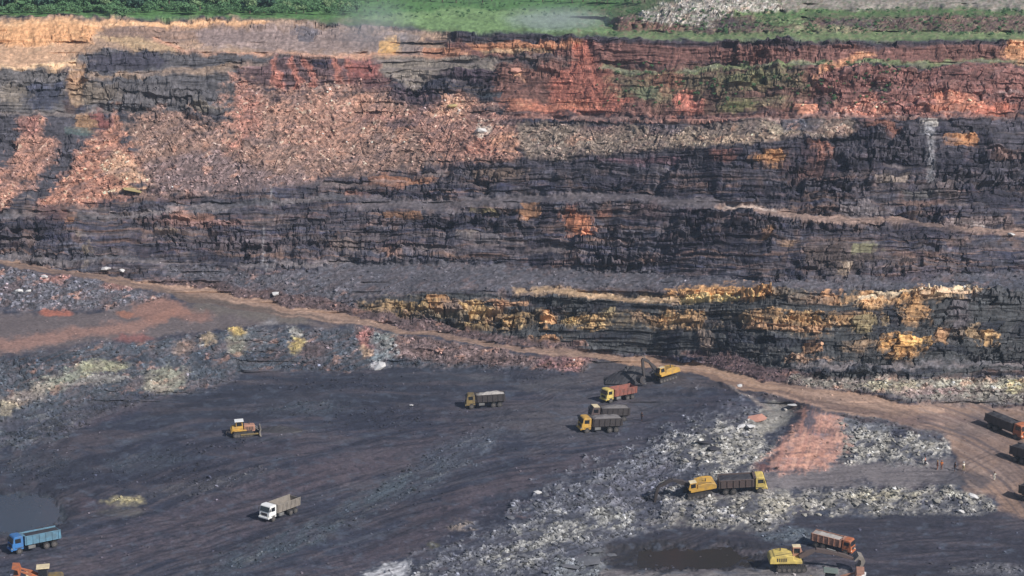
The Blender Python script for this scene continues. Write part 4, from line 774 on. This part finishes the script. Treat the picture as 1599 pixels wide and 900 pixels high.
# ------------------------------------------------------------------ people
def person(label, px, py, shirt, trousers, hat, heading, stride=.12):
    o = empty('person', label, 'person')
    def skinm(name, vs, es, rs, m, par, sub=1):
        me = bpy.data.meshes.new(name); me.from_pydata(vs, es, []); me.materials.append(m); ob = bpy.data.objects.new(name, me); COL.objects.link(ob); ob.parent = par
        sk = ob.modifiers.new('s', 'SKIN'); ss = ob.modifiers.new('u', 'SUBSURF'); ss.levels = ss.render_levels = sub
        for v, r_ in zip(me.skin_vertices[0].data, rs): v.radius = (r_, r_ * .85)
        me.skin_vertices[0].data[0].use_root = True
        return ob
    st = stride
    vs = [(0, 0, .92), (0, 0, 1.15), (0, 0, 1.38), (0, 0, 1.48), (.01, 0, 1.6), (.01, 0, 1.68),
          (0, .1, .88), (st, .1, .48), (st * .7, .1, .08), (st * .7 + .14, .1, .03), (0, -.1, .88), (-st * .3, -.1, .48), (-st, -.1, .08), (-st + .14, -.1, .03),
          (0, .18, 1.4), (.02, .25, 1.12), (.12, .24, .9), (.17, .23, .82), (0, -.18, 1.4), (-.02, -.25, 1.12), (.08, -.25, .9), (.12, -.24, .82)]
    es = [(0, 1), (1, 2), (2, 3), (3, 4), (4, 5), (0, 6), (6, 7), (7, 8), (8, 9), (0, 10), (10, 11), (11, 12), (12, 13), (2, 14), (14, 15), (15, 16), (16, 17), (2, 18), (18, 19), (19, 20), (20, 21)]
    rs = [.14, .13, .15, .055, .1, .09, .09, .065, .045, .04, .09, .065, .045, .04, .055, .045, .033, .035, .055, .045, .033, .035]
    skinm('body', vs, es, rs, M['skin'], o)
    skinm('shirt', [vs[0], vs[1], vs[2], vs[14], vs[15], vs[18], vs[19]], [(0, 1), (1, 2), (2, 3), (3, 4), (2, 5), (5, 6)], [.17, .155, .175, .075, .065, .075, .065], shirt, o)
    skinm('trousers', [(0, 0, .95), vs[6], vs[7], (vs[8][0], vs[8][1], .12), vs[10], vs[11], (vs[12][0], vs[12][1], .12)], [(0, 1), (1, 2), (2, 3), (0, 4), (4, 5), (5, 6)], [.16, .11, .085, .07, .11, .085, .07], trousers, o)
    MB().cyl((.01, 0, 1.72), .125, .1, n=14, r2=.06).cyl((.03, 0, 1.67), .15, .02, n=14).build('helmet' if hat is not M['hair'] else 'hair', hat, o)
    p = at(px, py); o.location = p; o.rotation_euler = (0, 0, heading); o.location.z = down(p.x, p.y) 
PX_ = lambda n, c: mat(n, c, .8, dirt=.1)
pink = PX_('pink_cloth', L(206, 150, 140)); orv = PX_('orange_cloth', L(214, 120, 50)); drk = PX_('dark_cloth', L(40, 38, 48)); wht = PX_('white_cloth', L(226, 220, 206)); brn = PX_('brown_cloth', L(120, 76, 60)); khk = PX_('khaki_cloth', L(140, 126, 96))
person('person in a faded pink shirt, leftmost of the group on the flat', 1444.5, 727, pink, drk, M['hair'], 2.8)
person('person in brown clothes walking close to the one in orange', 1463.5, 734, brn, brn, M['yellow'], 0.3)
person('person in an orange jacket in the middle of the group on the flat', 1470, 733.5, orv, brn, M['orange'], 1.2)
person('person in dark clothes between the orange jacket and the white shirt', 1491, 736, drk, drk, M['hair'], 3.6)
person('person in a white shirt with a white helmet, rightmost of the group', 1504.5, 736, wht, khk, M['white'], 2.2)
person('person in pale clothes standing alone beside the bend of the road', 1552.5, 751, wht, wht, M['hair'], 4.2)
person('small person in dark clothes standing right of the two parked tippers', 1002, 657, drk, drk, M['hair'], 1.0)

# ------------------------------------------------------------------ water
def pool_mesh(name, pts, seedpx, dz):
    p0 = at(*seedpx); zl = p0.z + dz; vs = []
    for x, y in pts:
        d = ray(x, y); k = (zl - CAMH) / d.z; vs.append((d.x * k, d.y * k, zl))
    me = bpy.data.meshes.new(name); me.from_pydata(vs, [], [tuple(range(len(vs)))]); o = bpy.data.objects.new(name, me); COL.objects.link(o); o['kind'] = 'structure'; return o
def water(name, c, rough):
    m = bpy.data.materials.new(name); m.use_nodes = True; n = m.node_tree; b = n.nodes["Principled BSDF"]; b.inputs["Base Color"].default_value = (*c, 1); b.inputs["Roughness"].default_value = rough; b.inputs["IOR"].default_value = 1.33
    nn = n.nodes.new("ShaderNodeTexNoise"); nn.inputs["Scale"].default_value = .8; nn.inputs["Detail"].default_value = 4; bp = n.nodes.new("ShaderNodeBump"); bp.inputs["Strength"].default_value = .12; bp.inputs["Distance"].default_value = .1
    tc = n.nodes.new("ShaderNodeTexCoord"); n.links.new(tc.outputs["Object"], nn.inputs["Vector"]); n.links.new(nn.outputs[0], bp.inputs["Height"]); n.links.new(bp.outputs[0], b.inputs["Normal"]); return m
o = pool_mesh('pool_water', [(-300, 756), (0, 750), (90, 748), (134, 770), (132, 812), (90, 842), (0, 850), (-300, 856)], (50, 800), .06); o.data.materials.append(water('silty_water', L(56, 68, 84), .16))
o = pool_mesh('pool_water', [(930, 850), (990, 840), (1130, 842), (1190, 852), (1195, 874), (1140, 892), (1000, 894), (935, 886)], (1060, 868), .12); o.data.materials.append(water('dark_water', L(44, 42, 42), .12))

# ------------------------------------------------------------------ stones
def stone_geo(seed):
    r = random.Random(seed); b = bmesh.new(); bmesh.ops.create_icosphere(b, subdivisions=1, radius=.5)
    for v in b.verts: v.co = Vector([round(c * 2.2 + r.uniform(-.25, .25)) / 2.2 * .5 + c * .5 for c in v.co]) * r.uniform(.85, 1.12); v.co.z *= .75
    b.verts.ensure_lookup_table(); V_ = np.array([v.co[:] for v in b.verts], np.float32); F_ = np.array([[v.index for v in f.verts] for f in b.faces], np.int32); b.free(); return V_, F_
GEO = [stone_geo(i) for i in range(8)]
Kf = K.ravel().copy(); PXf = PX.ravel(); PYf = PY.ravel(); okv = (PXf > -60) & (PXf < 1660) & (PYf > 0) & (PYf < 960); Cf = C.reshape(-1, 3)
pw = np.interp(PYf, [60, 400, 620, 900], [1, 1.4, 1.2, 1.0]) * Kf ** 2 * okv * (.3 + sm(-.2, .5, NOI.ravel()))
prob = pw / pw.sum()
def scatter(name, n, smin, smax, bright, seed, prob_):
    g = np.random.default_rng(seed); ids = g.choice(len(prob_), n, p=prob_); VV = []; FF = []; CC = []; off = 0
    sz = smin + (smax - smin) * g.random(n) ** 3.5; an = g.random(n) * 6.283; an2 = (g.random(n) - .5) * 1.4; tone = np.exp(g.normal(0, .42, n)) * bright
    for gi in range(8):
        s_ = np.arange(n) % 8 == gi; k = s_.sum(); V_, F_ = GEO[gi]
        c, s = np.cos(an[s_])[:, None], np.sin(an[s_])[:, None]; c2_, s2_ = np.cos(an2[s_])[:, None], np.sin(an2[s_])[:, None]
        x, y, z_ = V_[:, 0] * 1.25, V_[:, 1], V_[:, 2]
        x2 = x * c2_ + z_ * s2_; z2 = -x * s2_ + z_ * c2_; X_ = x2 * c - y * s; Y_ = x2 * s + y * c
        P = np.stack([X_, Y_, z2], -1) * sz[s_][:, None, None] + allv[ids[s_]][:, None, :] + np.array([0, 0, .12], np.float32) * sz[s_][:, None, None]
        VV.append(P.reshape(-1, 3)); FF.append((F_[None] + (np.arange(k) * len(V_))[:, None, None]).reshape(-1, 3) + off); off += k * len(V_)
        cc = np.clip(Cf[ids[s_]] * tone[s_][:, None] + .01, .02, .7); CC.append(np.repeat(np.concatenate([cc, np.ones((k, 1))], 1), len(V_), 0))
    me = np_mesh(name, np.concatenate(VV), np.concatenate(FF), np.concatenate(CC), ZM[3], False, 3); o = bpy.data.objects.new(name, me); COL.objects.link(o); o['kind'] = 'stuff'
near = prob * (PYf > 560); near /= near.sum(); far = prob * (PYf <= 560); far /= far.sum()
scatter('rubble', 22000, .12, .65, .95, 5, near)
scatter('scree', 14000, .22, .8, 1.1, 6, far)
gp = (okv & (Kf < .3) & (PYf > 415)).astype(float); gp /= gp.sum(); scatter('scattered_stones', 2500, .1, .5, 1.3, 8, gp)
SM = dict(pale=mat('pale_stone', L(156, 152, 144), .9, sc=2), grey=mat('grey_stone', L(98, 100, 108), .9, sc=2), black=mat('coal_stone', L(50, 50, 60), .6, sc=2), white=mat('white_stone', L(206, 204, 204), .9, dirt=.15), pink=mat('pink_stone', L(188, 138, 122), .9, dirt=.2), yel=mat('yellow_stone', L(176, 158, 110), .9))
SME = {}
for k, m in SM.items():
    for gi in range(4):
        me = bpy.data.meshes.new('boulder'); V_, F_ = GEO[gi]; me.from_pydata(V_.tolist(), [], F_.tolist()); me.materials.append(m); SME[k, gi] = me
def boulder(px, py, size, kind, label, group=None, flat=1.0, name='boulder', rz=None):
    p = at(px, py)
    if p is None: return
    o = bpy.data.objects.new(name, SME[kind, random.randrange(4)]); COL.objects.link(o)
    o.location = (p.x, p.y, p.z + size * .14 * flat); o.scale = (size * 1.3, size, size * flat); o.rotation_euler = (random.uniform(-.25, .25), random.uniform(-.25, .25), random.uniform(0, 6.28) if rz is None else rz)
    o['label'] = label; o['category'] = 'rock'
    if group: o['group'] = group
for a in ((1182, 656, 3.0, 'pink', 'flat pink slab lying on the dark ledge left of the red earth slope', .35), (1240, 634, 2.4, 'white', 'long white slab at the head of the red earth slope', .35), (1172, 668, 2.0, 'white', 'white angular rock just below the flat pink slab', .6),
          (1158, 667, 1.4, 'white', 'small white rock left of the white angular rock under the pink slab', .6), (1098, 692, 2.3, 'black', 'black flat slab in the pale rubble, upper of two', .35), (1116, 701, 2.2, 'black', 'black flat slab in the pale rubble, lower of two', .35),
          (918, 878, 3.6, 'grey', 'largest flat grey slab at the left end of the dark pool', .3), (888, 886, 2.8, 'grey', 'grey slab lying left of the largest flat slab by the dark pool', .35), (928, 862, 2.2, 'grey', 'narrow grey slab above the largest flat slab by the dark pool', .3), (955, 868, 1.4, 'grey', 'small grey slab right at the tip of the dark pool', .3),
          (70, 434, 1.8, 'white', 'cream boulder on the left rubble bench below the haul road', .8), (166, 421, 1.9, 'white', 'white boulder beside the haul road high on the left, larger of a pair', .7), (190, 423, 1.5, 'white', 'white boulder beside the haul road high on the left, smaller of a pair', .7), (430, 460, 1.8, 'white', 'lone white boulder above the middle of the haul road', .6),
          (30, 455, 1.4, 'white', 'white boulder at the far left of the rubble bench', .8), (44, 456, 1.1, 'white', 'small white boulder right of the far left one on the rubble bench', .8), (1520, 777, 1.8, 'white', 'white boulder at the right end of the pale rubble strip', .7), (1500, 800, 1.3, 'white', 'white rock low on the right end of the rubble strip', .7),
          (840, 770, 1.2, 'white', 'white topped rock alone on the dark floor left of the rubble', .6), (593, 574, 3.0, 'white', 'pale grey mound of spill at the foot of the bank under the haul road', .6), (1345, 898, 1.5, 'white', 'white rock at the bottom edge below the excavator bucket', .7), (1213, 868, 1.1, 'white', 'white rock at the tail of the pale yellow excavator', .8), (706, 168, 2.6, 'yel', 'large pale block high on the red scree', .7), (752, 207, 2.6, 'white', 'bright white block in the middle of the red scree', .8),
          (206, 298, 4.2, 'yel', 'big tan slab at the foot of the left red scree cone', .35), (805, 112, 2.4, 'pink', 'pale pink block perched on the red brown bench', .8), (1579, 367, 1.6, 'white', 'white rock beside the track at the far right of the wall', .6), (642, 634, .9, 'white', 'small white rock alone on the upper middle pit floor', .7), (1155, 603, 1.2, 'white', 'white rock on the lower edge of the haul road above the dark ledge', .6)):
    boulder(a[0], a[1], a[2], a[3], a[4], None, a[5], rz=.1 if a[5] < .4 else None)
FIELDS = [([(650, 895), (760, 810), (960, 720), (1050, 700), (1050, 790), (940, 850), (920, 895)], 90, 'grey', 'angular grey block in the broad broken rock field at lower centre', 'grey blocks in the broken rock field', (.55, 1.25)),
          ([(1060, 720), (1100, 670), (1200, 670), (1195, 720), (1120, 735)], 40, 'pale', 'pale block on the rubble slope left of the red earth', 'pale blocks left of the red earth slope', (.6, 1.2)),
          ([(1310, 660), (1400, 680), (1470, 695), (1430, 712), (1320, 715)], 45, 'pale', 'pale block in the rubble slope right of the red earth', 'pale blocks right of the red earth slope', (.6, 1.2)),
          ([(1050, 800), (1150, 776), (1350, 766), (1500, 768), (1530, 790), (1400, 800), (1210, 815)], 75, 'pale', 'pale block in the long rubble strip under the flat', 'pale blocks in the long rubble strip', (.6, 1.3)),
          ([(0, 425), (110, 440), (250, 465), (200, 480), (0, 480)], 30, 'grey', 'grey block on the left rubble bench below the haul road', 'grey blocks on the left rubble bench', (.6, 1.2)),
          ([(1310, 596), (1599, 592), (1599, 630), (1450, 622)], 30, 'pale', 'pale block in the rubble above the haul road at right', 'pale blocks above the haul road', (.7, 1.3))]
def inside(p, P):
    c = False
    for i in range(len(P)):
        (ax, ay), (bx, by) = P[i], P[i - 1]
        if (ay > p[1]) != (by > p[1]) and p[0] < (bx - ax) * (p[1] - ay) / (by - ay) + ax: c = not c
    return c
for P, n, kind, lab, grp, (s0, s1) in FIELDS:
    xs, ys = zip(*P); k = 0
    while k < n:
        p = (random.uniform(min(xs), max(xs)), random.uniform(min(ys), max(ys)))
        if inside(p, P): boulder(p[0], p[1], s0 + (s1 - s0) * random.random() ** 2, kind, lab, grp, random.uniform(.5, .9)); k += 1

# ------------------------------------------------------------------ trees on the plateau
def leaf_mat(name, c1_, c2_):
    m = bpy.data.materials.new(name); m.use_nodes = True; n = m.node_tree; b = n.nodes["Principled BSDF"]; g = n.nodes.new("ShaderNodeNewGeometry"); tc = n.nodes.new("ShaderNodeTexCoord"); nn = n.nodes.new("ShaderNodeTexNoise"); nn.inputs["Scale"].default_value = .6
    mx = n.nodes.new("ShaderNodeMix"); mx.data_type = 'RGBA'; mx.inputs[6].default_value = (*c1_, 1); mx.inputs[7].default_value = (*c2_, 1); n.links.new(tc.outputs["Object"], nn.inputs["Vector"]); n.links.new(nn.outputs[0], mx.inputs[0]); n.links.new(mx.outputs[2], b.inputs["Base Color"]); b.inputs["Roughness"].default_value = .8; b.inputs["Specular IOR Level"].default_value = .2
    return m
LM = [leaf_mat('leaves_bright', (.12, .21, .10), (.24, .33, .17)), leaf_mat('leaves_dark', (.03, .075, .06), (.07, .14, .09)), leaf_mat('leaves_mid', (.06, .14, .07), (.13, .24, .11))]
def crown_mesh(seed, nleaf, w_, h_, m, name='crown'):
    g = np.random.default_rng(seed); nc = 12
    cc = g.normal(0, 1, (nc, 3)); cc /= np.linalg.norm(cc, axis=1)[:, None]; cc *= g.uniform(.3, .75, (nc, 1)); cc[:, 2] = cc[:, 2] * .8 + .1
    ci = g.integers(0, nc, nleaf); d = g.normal(0, 1, (nleaf, 3)); d /= np.linalg.norm(d, axis=1)[:, None]
    p = cc[ci] + d * (.36 * g.uniform(.6, 1.05, (nleaf, 1))); p *= np.array([w_ / 2, w_ / 2, h_ / 2]); p[:, 2] += h_ / 2
    a = g.normal(0, 1, (nleaf, 3)); a /= np.linalg.norm(a, axis=1)[:, None]; b = np.cross(a, d); b /= np.linalg.norm(b, axis=1)[:, None] + 1e-6; s = g.uniform(.22, .5, (nleaf, 1)) * w_ / 6
    V_ = np.stack([p - a * s, p + b * s * .6, p + a * s, p - b * s * .6], 1).reshape(-1, 3); F_ = np.arange(nleaf * 4).reshape(-1, 4)
    return V_, F_, m
CR = []
for i in range(6):
    V_, F_, m = crown_mesh(40 + i, 900, 6 + i % 3, 5 + i % 2 * 1.5, LM[(0, 1, 2, 0, 2, 1)[i]]); V_[:, 2] += 1.2
    CR.append((np_mesh('crown', V_, F_, None, m), V_, F_))
tb = MB(); tb.cyl((0, 0, 1.3), .28, 2.8, n=8, r2=.17)
for k in range(4): a = k * 1.7; tb.tube((0, 0, 2.2), (1.5 * math.cos(a), 1.5 * math.sin(a), 4.0), .08, 5)
trunk_me = bpy.data.meshes.new('trunk'); tb.bm.to_mesh(trunk_me); tb.bm.free(); trunk_me.materials.append(M['bark'])
def tree(px, py, sc, v, label, group):
    p = at(px, py)
    if p is None: return
    r = empty('tree', label, 'tree', group); r.location = (p.x, p.y, p.z - .15); s = sc * random.uniform(.85, 1.15); r.scale = (s, s, s * random.uniform(.8, 1.1)); r.rotation_euler = (0, 0, random.uniform(0, 6.28))
    for nm, me in (('trunk', trunk_me), ('crown', CR[v][0])):
        o = bpy.data.objects.new(nm, me); COL.objects.link(o); o.parent = r
names = ['bright green bushy tree on the plateau beyond the rim', 'dark blue-green tree standing on the plateau beyond the rim', 'mid green rounded tree on the plateau beyond the rim']
grp = ['bright green trees beyond the rim', 'dark green trees beyond the rim', 'mid green trees beyond the rim']
def kind_of(v): return (0, 1, 2, 0, 2, 1)[v]
x = -50
while x < 560:
    dark = (215 < x < 265) or (x < 25) or (305 < x < 325); v = random.choice((1, 5)) if dark else random.choice((0, 2, 3, 4, 4, 5) if x < 420 else (0, 3, 3, 2))
    py_ = np.interp(x, [-50, 200, 420, 560], [20, 17, 19, 21]) + random.uniform(-5, 3); tree(x, py_, (1.15 if dark else .8) * (1 if x < 420 else .6), v, names[kind_of(v)], grp[kind_of(v)]); x += random.uniform(7, 13)
x = 560
while x < 1010:
    v = random.choice((1, 5, 4, 2)) if 850 < x or x < 720 and random.random() < .6 else random.choice((0, 3)); tree(x, random.uniform(-3, 6), .7, v, names[kind_of(v)], grp[kind_of(v)]); x += random.uniform(14, 24)
def forest(name, n, x0, x1, y0, y1, seed, s0, s1):
    g = np.random.default_rng(seed); VV = []; FF = []; off = 0
    for k in range(n):
        x_, y_ = g.uniform(x0, x1), g.uniform(y0, y1); p = at(x_, y_)
        if p is None: continue
        _, V_, F_ = CR[g.integers(0, 6)]; s = g.uniform(s0, s1); a = g.uniform(0, 6.28); step = 3; Vs = V_.reshape(-1, 4, 3)[::step] ; Q = Vs.reshape(-1, 3) * s
        Q = np.stack([Q[:, 0] * math.cos(a) - Q[:, 1] * math.sin(a), Q[:, 0] * math.sin(a) + Q[:, 1] * math.cos(a), Q[:, 2] - .8 * s], 1) + np.array(p); VV.append(Q); FF.append(np.arange(len(Q)).reshape(-1, 4) + off); off += len(Q)
    me = np_mesh(name, np.concatenate(VV), np.concatenate(FF), None, LM[2]); o = bpy.data.objects.new(name, me); COL.objects.link(o); o['kind'] = 'stuff'
forest('forest', 330, -300, 1900, -60, -6, 3, .9, 1.5)
forest('undergrowth', 420, -60, 560, 6, 25, 4, .25, .6)
forest('low_scrub', 200, 540, 1000, 2, 30, 5, .08, .22)
forest('terrace_grass_tufts', 330, 950, 1660, 16, 58, 6, .06, .2)
forest('bench_weeds', 160, 930, 1420, 96, 170, 7, .06, .18)

# ------------------------------------------------------------------ drifting smoke
def smoke(name, px, py, size, dens, label, up):
    p = at(px, py); b = bmesh.new(); bmesh.ops.create_icosphere(b, subdivisions=3, radius=1.0); me = bpy.data.meshes.new(name); b.to_mesh(me); b.free()
    o = bpy.data.objects.new(name, me); COL.objects.link(o); o.location = (p.x, p.y, p.z + up); o.scale = size; o['kind'] = 'stuff'
    m = bpy.data.materials.new(name); m.use_nodes = True; n = m.node_tree; n.nodes.remove(n.nodes["Principled BSDF"]); v = n.nodes.new("ShaderNodeVolumePrincipled"); v.inputs["Color"].default_value = (.8, .88, 1, 1)
    tc = n.nodes.new("ShaderNodeTexCoord"); ln = n.nodes.new("ShaderNodeVectorMath"); ln.operation = 'LENGTH'; mr = n.nodes.new("ShaderNodeMapRange"); mr.inputs[1].default_value = 1; mr.inputs[2].default_value = 0; mr.inputs[3].default_value = 0; mr.inputs[4].default_value = dens
    ns = n.nodes.new("ShaderNodeTexNoise"); ns.inputs["Scale"].default_value = 1.8; ns.inputs["Detail"].default_value = 3; mu = n.nodes.new("ShaderNodeMath"); mu.operation = 'MULTIPLY'
    n.links.new(tc.outputs["Object"], ln.inputs[0]); n.links.new(ln.outputs["Value"], mr.inputs[0]); n.links.new(tc.outputs["Object"], ns.inputs["Vector"]); n.links.new(mr.outputs[0], mu.inputs[0]); n.links.new(ns.outputs[0], mu.inputs[1]); n.links.new(mu.outputs[0], v.inputs["Density"]); n.links.new(v.outputs[0], n.nodes["Material Output"].inputs["Volume"]); me.materials.append(m)
smoke('smoke', 868, 44, (17, 10, 4.5), .09, '', 2.5)
smoke('smoke', 585, 76, (13, 8, 9), .09, '', 6)
